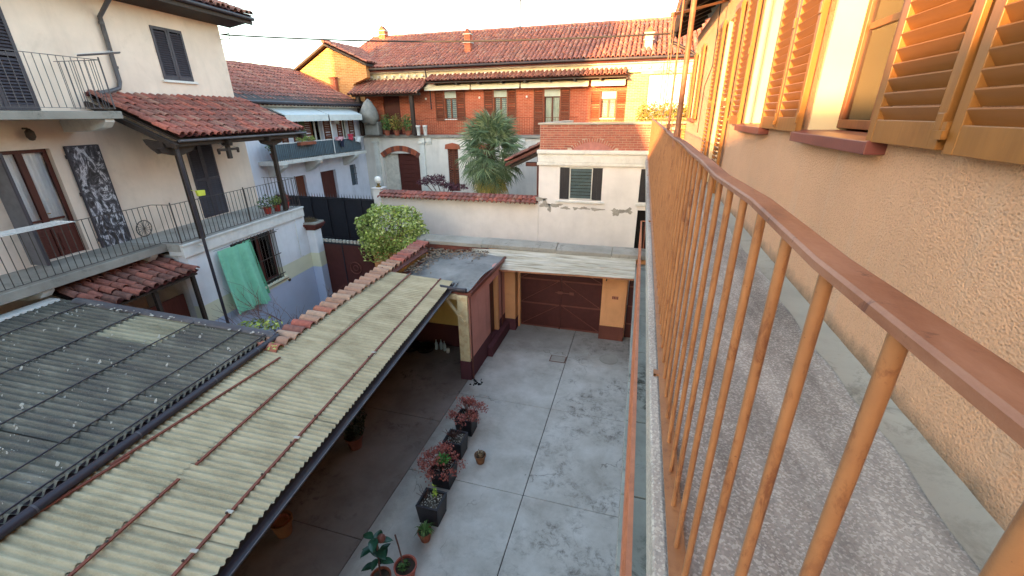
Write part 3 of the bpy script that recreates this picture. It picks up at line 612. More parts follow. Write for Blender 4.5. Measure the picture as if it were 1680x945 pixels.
t = thing('gate', 'wide double-leaf maroon sheet-metal gate with diagonal braces, closed, between the orange piers', 'gate', (-2.05, 12.45, 0))
for s_, x0, x1 in ((0, -3.355, -2.06), (1, -2.03, -.745)):
    lf = part(t, 'leaf', MB().box(x0, 12.42, .03, x1, 12.45, 2.5), M['gate'])
    for z in (.06, .88, 1.72, 2.42): part(t, 'rail', MB().box(x0 + .02, 12.395, z - .022, x1 - .02, 12.419, z + .022), M['gatebar'], lf)
    for z0, z1 in ((.1, .86), (.92, 1.70), (1.76, 2.4)):
        xa, xb = (x0 + .05, x1 - .05) if s_ == 0 else (x1 - .05, x0 + .05)
        part(t, 'brace', MB().beam((xa, 12.405, z0), (xb, 12.405, z1), .016, .035, (0, 1, 0)), M['gatebar'], lf)
part(t, 'meeting_strip', MB().box(-2.075, 12.385, .03, -2.015, 12.4195, 2.5), M['gate'])
part(t, 'bolt', MB().tube([(-2.2, 12.37, 1.34), (-1.65, 12.37, 1.33)], .014, 8).box(-2.13, 12.36, 1.29, -1.98, 12.383, 1.38).box(-1.75, 12.36, 1.29, -1.62, 12.383, 1.38), M['gatebar'])
t = thing('side_door', 'narrow maroon metal door right of the orange pier, half hidden by the lower balcony', 'door', (.5, 12.45, 0))
lf = part(t, 'leaf', MB().box(.03, 12.42, .02, .94, 12.45, 2.28), M['gate'])
for z in (.5, 1.1, 1.75): part(t, 'rail', MB().box(.05, 12.40, z - .02, .92, 12.419, z + .02), M['gatebar'], lf)
t = thing('gate_canopy', 'sagging pale corrugated sheet canopy above the double maroon gate', 'canopy', (-2, 12, 2.4))
for i, (xa, xb) in enumerate(((-4.92, -3.2), (-3.26, -1.5), (-1.56, .15))):
    mb = MB()
    def fn(s_, q, xa=xa, xb=xb, i=i):
        x = xa + (xb - xa) * s_; f = (x + 4.9) / 5.05
        return (x + q * .0, 12.28 - q * .82, 2.62 + .06 * f - q * (.36 - .04 * f) + .058 * math.sin(q * 2 * math.pi * 4.0) + .004 * i + .008 * math.sin(x * 3))
    mb.grid(fn, 10, 48); part(t, 'sheet', mb, M['canopy'], sm=True)
    part(t, 'sheet_edge', MB().beam((xa, 11.455, 2.235 + .1 * (xa + 4.9) / 5.05), (xb, 11.455, 2.235 + .1 * (xb + 4.9) / 5.05), .012, .045), M['canopyrust'])
for x in (-4.5, -3.9, -2.8, -1.7, -.6, .1): part(t, 'bracket', MB().beam((x, 12.33, 2.52), (x, 11.55, 2.20), .03, .035), M['darkwood'])
for i, (w_, n_) in enumerate((((-1.75, 10.58, .46), 'square'), )):
    t = thing('drain_cover', 'square pale drain cover where the courtyard joints meet', 'drain cover', (-1.75, 10.58, 0))
    part(t, 'rim', MB().box(-1.98, 10.42, -.03, -1.52, 10.76, .008), M['plinthb']); part(t, 'plate', MB().box(-1.955, 10.445, -.03, -1.545, 10.735, .016), M['cover'], bev=.004)
t = thing('manhole_cover', 'round manhole cover near the right-hand gate pier', 'manhole cover', (-.33, 10.95, 0))
part(t, 'rim', MB().lathe([(.27, 0), (.27, .009), (.235, .009), (.235, 0)], (-.33, 10.95, 0), 28, cap=False), M['coping'], sm=True); part(t, 'plate', MB().lathe([(.232, -.01), (.232, .012), (.02, .016)], (-.33, 10.95, 0), 28), M['cover'])

# ============================================================ STORE ROOM (pink) AND CARPORT
t = thing('store_room', 'small pink store with a wine-red plinth and flat grey felt roof beside the gate', 'shed', (-5, 11, 0))
part(t, 'side_wall', MB().wall(PL(-3.78), 9.02, 12.0, 0, 2.5, [(10.55, 11.35, .35, 2.15)], .2), M['pinkr'])
part(t, 'back_wall', MB().box(-6.4, 10.5, 0, -3.985, 10.68, 2.42), M['yellow'])
part(t, 'inner_wall', MB().box(-6.4, 11.9, 0, -4.0, 12.0, 2.42), M['pier'])
part(t, 'door', MB().box(-3.93, 10.56, .36, -3.90, 11.34, 2.14), M['gate'])
part(t, 'door_lining', MB().box(-3.9, 11.24, .35, -3.765, 11.349, 2.15), M['pier'])
part(t, 'step', MB().box(-3.779, 10.2, 0, -3.62, 11.95, .32), M['plinth'], bev=.015)
mb = MB()
def rfz(x, y): return 2.52 + .05 * math.sin(x * 2.1 + y) + .03 * math.sin(y * 3.3 + x * 1.7)
mb.grid(lambda s_, q: (-6.1 + s_ * 2.36 + (.3 * (1 - q) if s_ < .01 else 0), 9.0 + q * 3.02, rfz(-6.1 + s_ * 2.36, 9 + q * 3) + (.05 if s_ > .99 else 0)), 26, 30)
part(t, 'roof', mb, M['flat'], sm=True)
part(t, 'roof_edge', MB().box(-3.772, 8.98, 2.44, -3.70, 12.0, 2.535).box(-6.3, 9.0, 2.42, -3.775, 9.06, 2.50).box(-6.3, 9.0, 2.38, -3.79, 12.0, 2.42), M['gatebar'])
part(t, 'rolled_felt', MB().tube([(-4.55, 9.02, 2.60), (-4.1, 9.0, 2.575), (-3.83, 8.98, 2.585)], .055, 10), M['gutter'], sm=True)
part(t, 'downpipe', MB().tube([(-3.75, 9.0, 2.5), (-3.75, 9.0, .02)], .022, 8), M['gatebar'], sm=True)
part(t, 'rust_strip', MB().tube([(-3.76, 11.62, 2.5), (-3.76, 11.62, .35)], .02, 8), M['gatebar'], sm=True)
po = part(t, 'post', MB().box(-4.08, 8.94, .56, -3.80, 9.015, 2.44), M['postwood'], bev=.008)
part(t, 'post_plinth', MB().box(-4.09, 8.93, 0, -3.79, 9.018, .56), M['plinth'], po)
part(t, 'lintel', MB().box(-4.45, 8.95, 2.32, -4.081, 9.06, 2.46), M['postwood'])
part(t, 'brace', MB().beam((-4.38, 8.97, 2.33), (-3.9, 8.93, 1.72), .06, .06), M['postwood'])
mb = MB(); rg = random.Random(9)
for _ in range(900):
    x, y = rg.uniform(-7.0, -4.3), 12.15 - abs(rg.gauss(0, .28)) - (.35 if rg.random() < .3 else 0)
    if rg.random() < .45: x, y = -6.1 + abs(rg.gauss(0, .28)), rg.uniform(9.9, 12.1)
    p = Vector((x, y, max(rfz(x, y), 2.52) + .02 + .05 * rg.random())); e = Euler((rg.uniform(-.5, .5), rg.uniform(-.5, .5), rg.uniform(0, 6))).to_matrix()
    mb.add([p + e @ Vector(q) * rg.uniform(.7, 1.4) for q in ((0, -.04, 0), (.025, 0, .01), (0, .04, 0), (-.025, 0, .01))], [(0, 1, 2), (0, 2, 3)], rg.random() + .001)
o = part(struct('leaf_litter', (-5, 11, 2.5)), 'dead_leaves', mb, leafmat('litter', ['6d5a4a', '8a7560', '54453a', '9c8a70']), stuff=True)

# carport: frame L, x = across, y = along
def cz(x): return 2.6 + .1 * (-3.26 - x)
t = thing('carport', 'long lean-to of cream corrugated sheets held down by red-brown straps along the courtyard', 'carport', (-4.3, 4, 0), 'L')
def left_edge(y): return -5.50 + .052 * (y - 2)
k = 0; y = -3.0; rg = random.Random(21)
while y < 9.8:
    y1 = min(y + .92, 9.97)
    for (xa, xb, dz) in ((-4.62, -3.26, 0.0), (None, -4.50, .016)):
        mb = MB(); ns = int((y1 - y + .05) / .089 * 8)
        j = rg.gauss(0, .004)
        def fn(s_, q, xa=xa, xb=xb, dz=dz, y=y, y1=y1, j=j):
            yy = y - .05 + (y1 - y + .05) * s_; a = left_edge(yy) - .12 if xa is None else xa; x = a + (xb - a) * q
            x2 = x + (rg.gauss(0, .004) if q > .99 and xa else 0)
            return (x2, yy, cz(x) + dz + j + .003 * (1 - s_) + .017 * math.sin(2 * math.pi * yy / .089) + .004 * math.sin(yy * 1.7 + x))
        mb.grid(fn, ns, 4); part(t, 'corrugated_sheet', mb, M['cart'], sm=True)
    y = y1
def strap(x0, y0, x1, y1, dz=.026, w=.035):
    mb = MB(); n = max(1, int((y1 - y0) / .5)); P0 = Vector((x0, y0, cz(x0) + dz + .016)); P1 = Vector((x1, y1, cz(x1) + dz + .016))
    for i in range(n):
        a = P0.lerp(P1, i / n); b = P0.lerp(P1, (i + 1) / n); b.z += 0; mb.beam(a, b, w, .018)
    part(t, 'strap', mb, M['strap'])
strap(-3.585, -3, -3.60, 9.9, .006); strap(-4.44, -3, -4.43, 3.0); strap(-4.42, 3.22, -4.42, 9.9); strap(-5.62, 1.0, -5.24, 3.14); strap(-5.31, 2.98, -4.97, 5.5)
for y in (.9, 2.3, 2.75, 3.9, 6.1): part(t, 'clip', MB().box(-3.63, y, cz(-3.6) + .03, -3.55, y + .035, cz(-3.6) + .045), M['whit'])
mb = MB(); gx = -3.20
mb.grid(lambda s_, q: (gx + .055 * math.cos(math.pi * (1 + q)), -3 + s_ * 12.95, 2.55 - .065 * math.sin(math.pi * q)), 1, 8); part(t, 'gutter', mb, M['gutter'], sm=True)
part(t, 'gutter_lip', MB().tube([(gx + .055, -3, 2.552), (gx + .055, 9.95, 2.552)], .009, 6), M['gutterg'], sm=True)
part(t, 'edge_beam', MB().box(-3.42, -3, 2.42, -3.30, 9.9, 2.56), M['darkwood'])
for y in (-2, 0, 2, 4, 6, 8, 9.8): part(t, 'rafter', MB().beam((-3.3, y, 2.51), (-5.5, y, 2.73), .06, .09), M['darkwood'])
for y in (-2.5, ): part(t, 'column', MB().box(-3.42, y, 0, -3.3, y + .12, 2.42), M['darkwood'])

rg = random.Random(70); b = MB()
for v_ in (-3.6, -4.43):
    y = -2.6
    while y < 9.7: b.lathe([(.014, 0), (.014, .012), (.005, .02)], (v_ + rg.gauss(0, .003), y, cz(v_) + .045), 6); y += .534
part(t, 'fixing_screws', b, M['iron'], stuff=True)
t = thing('boundary_wall', 'low wall behind the carport capped with a row of pale overlapping barrel tiles', 'wall', (-5.6, 5, 0), 'L')
def we(y): return left_edge(y) + .02
part(t, 'wall', MB().prism([(we(-3) - .36, -3, 0), (we(-3) - .1, -3, 0), (we(12.6) - .1, 12.6, 0), (we(12.6) - .36, 12.6, 0)], (0, 0, 2.72)), M['yellow'])
part(t, 'red_flashing', MB().prism([(we(9.7) + .12, 9.7, 2.68), (we(12.3) + .14, 12.3, 2.62), (we(12.3) - .12, 12.3, 2.86), (we(9.7) - .12, 9.7, 2.88)], (0, 0, .02)), M['gatebar'])
me = tile_mesh('tile', M['tilepale'], .40, .098, .115, 7, .018); me2 = tile_mesh('tile', M['tile'], .40, .098, .115, 7, .018)
y = 5.75; i = 0; rg = random.Random(4)
while y < 12.5:                             # each tile lies across the wall, falling to the left
    x = we(y) + .06 + rg.gauss(0, .012)
    mm = T3(x - .34, y, 2.84 + rg.gauss(0, .006)) @ Matrix.Rotation(R(93 + rg.gauss(0, 2.5)), 4, 'Z') @ Matrix.Rotation(R(9), 4, 'X')
    inst(t, 'tile', me if (i < 22 and i not in (3, 4)) else me2, mm); y += .222 if i < 30 else .2; i += 1

# ============================================================ DARK SHED ROOF
t = thing('shed', 'wide lean-to roof of blackened corrugated sheets spotted with white lichen, lower left', 'shed', (-8, 2, 0), 'L')
def sz(x): return 2.91 + .1 * (-5.5 - x)
bars = [-5.66, -6.14, -7.1, -8.25, -9.4, -10.15]
rg = random.Random(31)
def back(x): return 5.95 + .03 * (-5.5 - x)
for k, (xb, xa) in enumerate(zip([-5.5] + bars[1:-1], bars[1:])):
    y = -3.0
    while y < 5.9:
        y1 = y + 1.02
        if y1 > 5.6: y1 = 5.98
        mb = MB(); ns = int((y1 - y + .06) / .108 * 8); j = rg.gauss(0, .004)
        cl = (k == 3 and y1 > 5) or (k == 2 and y1 > 5.6 and False)
        def fn(s_, q, y=y, y1=y1, j=j, xa=xa, xb=xb, k=k):
            yy = y - .06 + (y1 - y + .06) * s_; x = (xa + .0) + (xb + .1 - xa) * q if k else xa + (xb - xa) * q
            return (x, yy, sz(x) + .014 * (1 if q > .5 else 0) * 0 + .012 * q + j + .027 * math.sin(2 * math.pi * yy / .108))
        mb.grid(fn, ns, 3)
        part(t, 'corrugated_sheet', mb, M['shedy'] if (k == 2 and y > 5) else M['shed'], sm=True, label='cleaner cream sheet' if (k == 2 and y > 5) else None); y = y1
for x in bars[:-1]:
    part(t, 'tie_bar', MB().tube([(x + (.1 if i % 2 else .09), -3 + i * .45, sz(x) + .038 + rg.gauss(0, .002)) for i in range(20)] + [(x + .1, 5.95, sz(x) + .04)], .010, 6), M['gutter'], sm=True)
mb = MB(); mb.grid(lambda s_, q: (-5.46 + .075 * math.cos(math.pi * (1 + q)) + .0, -3 + s_ * 9.0, 2.935 - .085 * math.sin(math.pi * q)), 1, 8); part(t, 'gutter', mb, M['gutter'], sm=True)
part(t, 'gutter_front', MB().tube([(-5.40, -3, 2.90), (-5.40, 6.05, 2.90)], .055, 10), M['gutter'], sm=True)
for y in (2.3, 3.4, 4.6, 5.5): part(t, 'gutter_strap', MB().tube([(-5.40, y, 2.90), (-5.40, y + .02, 2.90)], .058, 10), M['gutterg'], sm=True)
mb = MB(); mb.grid(lambda s_, q: (-5.42 - s_ * 4.2, 6.02 + .09 * math.cos(math.pi * q), sz(-5.42 - s_ * 4.2) + .02 + .055 * math.sin(math.pi * q)), 8, 8)
part(t, 'verge_cap', mb, M['gutterg'], sm=True)
mb = MB(); rg = random.Random(8)
for _ in range(34):
    x = rg.uniform(-9.4, -5.6); mb.lathe([(rg.uniform(.01, .035), 0), (.01, .012)], (x, 5.93 + rg.uniform(-.05, .05), sz(x) + .06), 6)
part(t, 'mortar_blobs', mb, M['whit'], stuff=True)
mb = MB()                                  # lichen rosettes standing on the sheets
for _ in range(260):
    x, yy = rg.uniform(-9.8, -5.6), rg.uniform(.5, 5.9); s_ = rg.uniform(.008, .03) * (1.4 if rg.random() < .1 else 1)
    for _k in range(rg.randint(1, 3)):
        xx, y2 = x + rg.gauss(0, .03), yy + rg.gauss(0, .02); s2 = s_ * rg.uniform(.4, 1.1); n = 8
        ring = [(xx + s2 * rg.uniform(.4, 1.5) * math.cos(2 * math.pi * i / n), y2 + s2 * rg.uniform(.4, 1.1) * math.sin(2 * math.pi * i / n)) for i in range(n)]
        mb.add([(px, py, sz(px) + .020 + .027 * math.sin(2 * math.pi * py / .108)) for px, py in ring] + [(xx, y2, sz(xx) + .028 + .027 * math.sin(2 * math.pi * y2 / .108))], [(i, (i + 1) % n, n) for i in range(n)])
part(t, 'lichen_spots', mb, M['whit'], stuff=True)
part(t, 'wall', MB().box(-9.9, 5.85, 0, -5.4, 5.95, 2.85).box(-9.9, -3, 0, -9.8, 5.9, 3.2), M['retwall'])
part(t, 'fascia_board', MB().box(-10.12, -3, 3.36, -9.88, 5.95, 3.40), M['white'])
# plants rooted at the wall end

# ============================================================ LEFT HOUSE (frame L: x across, y along the facade)
LW = -11.15; P = PL(LW); Z1 = 3.8; Z2 = 6.75
t = thing('apartment_house', 'tall pinkish-cream house on the left with dark closed shutters and two iron-railed balconies', 'house', (-14, 5, 0), 'L')
part(t, 'wall', MB().wall(P, 2.0, 13.12, 0, 9.24, [(6.62, 7.62, Z1 + .02, 6.04), (10.82, 11.74, Z1 + .02, 6.0), (10.8, 11.72, 7.55, 8.8), (6.6, 7.74, Z2 + .02, 8.8)], .28), M['lwall'])
part(t, 'rear_walls', MB().box(-17.5, 12.84, 0, LW - .28, 13.12, 9.16).box(-17.5, 2.0, 0, -17.2, 12.84, 9.16).box(-17.2, 2.0, 0, LW - .28, 2.3, 9.16).box(-17.2, 2.3, 9.0, LW - .28, 12.84, 9.1), M['lwall'])
ov = .74
rf = part(t, 'roof', MB().prism([(LW + ov, 1.6, 9.36), (LW + ov, 1.6, 9.42), (-14.3, 1.6, 10.75), (-18.2, 1.6, 9.25), (-18.2, 1.6, 9.18), (-14.3, 1.6, 10.62)], (0, 12.0, 0)), M['darkwood'])
coppi(t, rf, (-14.3, 1.6, 10.80), (0, 1, 0), (.946, 0, -.325), 56, 11, .214, .385, M['tilemoss'], M['tilebase'], False, 12)
part(t, 'gutter', MB().tube([(LW + ov + .12, 1.6, 9.37), (LW + ov + .12, 13.6, 9.37)], .055, 8), M['gutter'], sm=True)
part(t, 'downpipe', MB().tube([(LW + .85, 9.56, 9.33), (LW + .45, 9.56, 9.08), (LW + .07, 9.55, 8.75), (LW + .07, 9.52, 7.42), (LW + .09, 9.44, 7.27), (LW + .12, 9.2, 7.2), (LW + .2, 8.85, 7.14)], .048, 10), M['gutterg'], sm=True)
for z in (8.6, 7.7): part(t, 'pipe_collar', MB().tube([(LW + .07, 9.54, z), (LW + .07, 9.54, z + .05)], .056, 10), M['gutterg'], sm=True)
part(t, 'soffit', MB().prism([(LW + .002, 1.6, 9.17), (LW + ov + .02, 1.6, 9.30), (LW + ov + .02, 1.6, 9.34), (LW + .002, 1.6, 9.24)], (0, 12.0, 0)), M['darkwood'], rf); part(t, 'fascia', MB().box(LW + ov + .02, 1.6, 9.22, LW + ov + .06, 13.62, 9.42), M['darkwood'], rf)
for y0, y1, z0, z1, n in ((10.8, 11.72, 7.55, 8.8, 0), (10.82, 11.74, Z1 + .03, 5.99, 1), (6.6, 7.74, Z2 + .03, 8.79, 2)):
    ym = (y0 + y1) / 2; part(t, 'dark_interior', MB().pbox(P, y0, y1, z0, z1, .12, .14), M['dark'])
    for a, b in ((y0, ym - .004), (ym + .004, y1)): shutter(t, P, a, b, z0, z1, .03, M['blackshut'], M['blackshut'], .055 if n == 0 else .06, False, .06, .05, midr=n > 0, hinges=True, tilt=1.1)
part(t, 'sill', MB().pbox(P, 10.74, 11.8, 7.49, 7.548, -.06, .1), M['white'], bev=.004)
d = window(t, P, 6.62, 7.62, Z1 + .62, 6.04, M['brownwood'], 2, .1, .075, rails=(Z1 + .82,), name='door')
mb = MB()
for a in (6.64, 7.13): mb.pbox(P, a, a + .47, Z1 + .02, Z1 + .62, .1, .15).pbox(P, a + .09, a + .38, Z1 + .12, Z1 + .52, .085, .1)
part(t, 'lower_panel', mb, M['brownwood'], d, bev=.006); part(t, 'handle', MB().tube([P(7.16, 4.75, .07), P(7.22, 4.75, .05)], .01, 6), M['brass'], d)
part(t, 'wrapped_shutter', MB().pbox(P, 7.88, 8.53, 3.72, 6.05, -.07, -.03), M['plastic'], label='shutter leaf wrapped in crinkled plastic film')
part(t, 'wrapped_shutter_frame', MB().pbox(P, 7.86, 7.885, 3.71, 6.06, -.075, -.02).pbox(P, 8.525, 8.55, 3.71, 6.06, -.075, -.02).pbox(P, 7.885, 8.525, 6.045, 6.065, -.075, -.02), M['blackshut'])
for z in (3.95, 5.0, 5.8): part(t, 'hinge', MB().pbox(P, 7.84, 7.875, z, z + .08, -.09, -.01), M['blackshut'])
part(t, 'open_shutter_leaf', MB().box(LW, 6.50, Z1 + .04, LW + .42, 6.53, 6.03), M['greywood'], bev=.004); part(t, 'leaf_edge', MB().box(LW + .42, 6.495, Z1 + .04, LW + .46, 6.54, 6.03), M['blackshut'])
lm = part(t, 'wall_lamp', MB().tube([P(7.31, 6.44, 0), P(7.31, 6.44, -.1), P(7.31, 6.38, -.13)], .02, 8).lathe([(.02, .06), (.07, .0), (.075, -.1), (.04, -.16), (0.01, -.17)], (LW + .13, 7.31, 6.38), 12), M['iron'], sm=True)
# balconies
part(t, 'upper_balcony_slab', MB().box(LW, 2, 6.60, -9.92, 8.36, Z2), M['slabc'], bev=.012)
part(t, 'lower_balcony_slab', MB().box(LW, 2, 3.62, -9.88, 8.34, Z1), M['slabc'], bev=.012)
part(t, 'lower_balcony_slab', MB().box(LW, 8.34, 3.60, -9.44, 13.0, Z1 - .002), M['lbalc'], bev=.012)
part(t, 'white_fascia', MB().box(-9.50, 8.32, 3.46, -9.435, 13.02, 3.74).box(-9.5, 8.32, 3.742, -9.40, 13.02, 3.79).box(-9.88, 8.342, 3.5, -9.501, 8.40, 3.6), M['white'], bev=.006)
for y, z in ((8.1, 6.6), (4.6, 6.6), (8.05, 3.62), (5.9, 3.62), (3.4, 3.62)):
    x1 = -9.98; part(t, 'corbel', MB().prism([(LW, y - .1, z - .26), (x1 - .45, y - .1, z - .24), (x1 - .12, y - .1, z - .17), (x1, y - .1, z - .06), (x1, y - .1, z - .002), (LW, y - .1, z - .002)], (0, .2, 0)), M['white'] if y > 8 or z < 4 else M['slabc'], bev=.01)
# ground floor projecting bay with barred window
P2 = PL(-9.5)
part(t, 'ground_floor_wall', MB().wall(P2, 8.42, 13.05, 0, 3.47, [(9.75, 11.5, 1.82, 3.38)], .25), M['lwall2'])
part(t, 'return_wall', MB().box(LW, 8.42, 0, -9.752, 8.6, 3.5), M['retwall'])
part(t, 'blue_plinth', MB().box(LW, 8.41, 0, -9.5, 8.419, 1.3), M['lwall2'])
part(t, 'end_wall', MB().box(LW, 12.9, 0, -9.752, 13.05, 3.47), M['lwall2'])
w = window(t, P2, 9.75, 11.5, 1.84, 3.38, M['brownwood'], 3, .16, .06)
part(t, 'sill', MB().pbox(P2, 9.6, 11.62, 1.75, 1.82, -.07, .16), M['lwall2'], w, bev=.005)
for i in range(13):
    y = 9.8 + i * .137; part(t, 'window_bar', MB().tube([P2(y, 1.8, -.05), P2(y, 3.42, -.05)], .010, 6), M['iron'], w)
for z in (1.95, 2.6, 3.3): part(t, 'window_bar', MB().pbox(P2, 9.7, 11.55, z - .012, z + .012, -.058, -.046), M['iron'], w)
part(t, 'wall_conduit', MB().tube([(-9.46, 12.50, 3.46), (-9.46, 12.47, 2.18), (-9.46, 12.6, 2.16)], .012, 6), M['white'])
part(t, 'socket', MB().box(-9.5, 11.66, 1.58, -9.46, 11.74, 1.65), M['iron']); part(t, 'cable', MB().tube([(-9.48, 9.4, 1.77), (-9.48, 11.7, 1.70)], .008, 5), M['gutterg'])

t = thing('balcony_railing', 'thin iron railing of the top-left balcony, beside the downpipe', 'railing', (-9.97, 4, Z2), 'L')
railing(t, [(-9.97, 2.0), (-9.97, 8.28), (-11.1, 8.28)], Z2 + .06, Z2 + .97, .125, .007, M['gutterg'], top=(.028, .01), bot=(.022, .008), seg=5, posts=[(-9.97, 8.28)])
t = thing('balcony_railing', 'long iron railing along the lower left balcony in front of the curtained door', 'railing', (-9.92, 4, Z1), 'L')
railing(t, [(-9.92, 3.0), (-9.92, 8.32), (-9.47, 8.38), (-9.47, 12.94), (-10.7, 12.96)], Z1 + .04, Z1 + .94, .128, .0075, M['iron'], top=(.028, .01), bot=(.022, .008), seg=5, posts=[(-9.47, 8.38), (-9.47, 10.65), (-9.47, 12.94), (-9.92, 5.2)])

# tiled porch roof over the lower balcony
t = thing('tiled_porch', 'red barrel-tile porch roof on dark timber posts over the lower left balcony', 'porch roof', (-10, 11, Z1), 'L')
A0, E0 = Vector((-11.12, 8.72, 7.10)), Vector((-9.12, 8.72, 6.20)); sl_ = (E0 - A0); Ls = sl_.length; sd = sl_.normalized()
rf = part(t, 'roof_boards', MB().prism([(-11.14, 8.78, 7.0), (-9.16, 8.78, 6.11), (-9.16, 8.78, 6.15), (-11.14, 8.78, 7.06)], (0, 4.6, 0)), M['darkwood'])
coppi(t, rf, A0, (0, 1, 0), sd, 23, 7, .202, Ls / 7, M['tile'], M['tilebase'], True, 6, jit=1.4)
part(t, 'ridge_mortar', MB().tube([(-11.12, 8.7, 7.12), (-11.12, 13.3, 7.12)], .05, 6), M['tilebase'])
part(t, 'eave_beam', MB().box(-9.34, 8.6, 5.99, -9.22, 13.5, 6.11), M['darkwood'], bev=.008)
part(t, 'eave_gutter', MB().tube([(-9.1, 8.74, 6.12), (-9.1, 13.45, 6.12)], .03, 8), M['gutterg'], sm=True)
for y in (8.66, 10.2, 11.7, 13.25): part(t, 'rafter', MB().beam((-11.15, y, 6.92), (-9.1, y, 6.0), .09, .11), M['darkwood'])
for x, y in ((-9.42, 8.92), (-9.5, 12.25)):
    part(t, 'post', MB().box(x - .055, y - .055, Z1, x + .055, y + .055, 5.99), M['darkwood'], bev=.01)
    part(t, 'corbel', MB().prism([(x + .05, y - .5, 5.985), (x + .05, y - .42, 5.88), (x + .05, y - .1, 5.8), (x + .05, y + .1, 5.8), (x + .05, y + .4, 5.88), (x + .05, y + .48, 5.985)], (-.1, 0, 0)), M['darkwood'], bev=.01)
part(t, 'carved_bracket', MB().prism([(-9.4, 8.6, 5.985), (-9.5, 8.6, 5.88), (-9.62, 8.6, 5.85), (-9.75, 8.6, 5.95), (-9.85, 8.6, 6.05), (-9.9, 8.6, 6.16), (-9.4, 8.6, 6.1)], (0, .1, 0)), M['darkwood'])
t = thing('downpipe', 'thin dark pole running from the porch eave down past the green curtain', 'pole', (-9.26, 8.78, 0), 'L')
part(t, 'pole', MB().tube([(-9.26, 8.78, 0), (-9.26, 8.78, 6.1)], .036, 8), M['gutter'], sm=True)
part(t, 'wall_clip', MB().box(-9.42, 8.76, 3.66, -9.29, 8.80, 3.70), M['white'])
t = thing('hanging_lamp', 'small dark wooden cross-shaped lamp hanging from the porch eave', 'hanging lamp', (-9.28, 10.28, 5.6), 'L')
part(t, 'stem', MB().box(-9.32, 10.22, 5.60, -9.24, 10.33, 5.98), M['darkwood'], bev=.01); part(t, 'ceiling_rose', MB().lathe([(.14, .06), (.12, .0), (.05, -.02)], (-9.28, 10.28, 5.93), 12), M['darkwood'])
part(t, 'cross_arm', MB().box(-9.31, 9.93, 5.80, -9.25, 10.63, 5.86), M['darkwood'], bev=.008)
for y in (9.96, 10.60): part(t, 'lamp_cup', MB().lathe([(.02, .05), (.035, 0), (.03, -.08), (.02, -.09)], (-9.28, y, 5.82), 10), M['darkwood'], sm=True)
for y in (9.98, 10.58): part(t, 'cord', MB().tube([(-9.28, y, 5.86), (-9.28, 10.28, 5.97)], .004, 5), M['iron'])
t = thing('peg_bag', 'small yellow peg holder hung on the dark pole by the porch post', 'peg holder', (-9.32, 9.3, 4.8), 'L')
part(t, 'pouch', MB().prism([(-9.34, 9.02, 4.83), (-9.34, 9.22, 4.82), (-9.34, 9.24, 4.95), (-9.34, 9.0, 4.97)], (.06, 0, 0)), M['yel'], bev=.008); part(t, 'strap', MB().tube([(-9.31, 9.0, 4.96), (-9.27, 8.8, 5.02)], .005, 5), M['yel'])
t = thing('round_grille', 'round wire fan guard leaning on the wall of the lower left balcony', 'fan guard', (-11.0, 8.9, Z1), 'L')
part(t, 'rim', MB().tube([(-11.02 + .02 * math.sin(a), 8.88 + .2 * math.cos(a), Z1 + .21 + .2 * math.sin(a)) for a in [i * math.pi / 12 for i in range(25)]], .012, 6), M['iron'], sm=True)
for i in range(7): part(t, 'wire', MB().tube([(-11.02, 8.88 + .19 * math.cos(i * math.pi / 7), Z1 + .21 + .19 * math.sin(i * math.pi / 7)), (-11.02, 8.88 - .19 * math.cos(i * math.pi / 7), Z1 + .21 - .19 * math.sin(i * math.pi / 7))], .005, 5), M['iron'])
t = thing('drying_rack', 'white wire clothes airer hung over the lower left balcony railing', 'clothes airer', (-9.8, 5.8, 4.7), 'L')
for i in range(5): part(t, 'wire', MB().tube([(-9.96 + i * .1, 4.6, 4.80), (-9.96 + i * .1, 6.45, 4.80)], .008, 6), M['white'])
for y in (4.6, 6.45): part(t, 'end_bar', MB().tube([(-9.98, y, 4.8), (-9.52, y, 4.8)], .010, 6), M['white'])
t = thing('drying_rack', 'folded pale airer sticking out over the corner of the top-left railing', 'clothes airer', (-9.9, 8.1, 7.7), 'L')
part(t, 'frame', MB().beam((-9.98, 7.9, 7.76), (-9.60, 8.45, 7.86), .22, .018), M['gutterg'])
for i in range(3): part(t, 'wire', MB().tube([(-9.97, 7.85 + i * .1, 7.775), (-9.65, 8.3 + i * .08, 7.875)], .005, 5), M['white'])
def pot(t, x, y, z, r, h, mat, soil=True, n=20):
    p = part(t, 'pot', MB().lathe([(r * .68, 0), (r * .95, h * .84), (r * 1.04, h * .85), (r * 1.06, h), (r * .94, h), (r * .9, h * .82)], (x, y, z), n), mat, sm=True)
    if soil: part(t, 'soil', MB().lathe([(r * .9, h * .8), (r * .9, h * .84), (.001, h * .86)], (x, y, z), n), M['earth'], p)
rg = random.Random(77)
for x, y, lab, mm, s_ in ((-9.75, 11.75, 'bushy green plant on the lower left balcony, left of the red pots', 'green', .30), (-9.72, 12.15, 'red flower pot with a small pale-flowered plant behind the far porch post', 'ivy', .2), (-9.75, 12.62, 'second red flower pot, outermost at the end of the lower left balcony', 'maple', .17)):
    t = thing('potted_plant', lab, 'potted plant', (x, y, Z1), 'L'); pot(t, x, y, Z1, .12, .2, paint('red_pot', 'a5392f', .5), True, 14)
    mb = MB(); leafball(mb, (x, y, Z1 + .34), (s_, s_, s_ * .8), 260, .035, rg, .3); part(t, 'foliage', mb, M[mm], stuff=True)
t = thing('window_curtain', 'green cloth hung over the left half of the barred ground-floor window', 'curtain', (-9.4, 10, 1.5), 'L')
mb = MB()
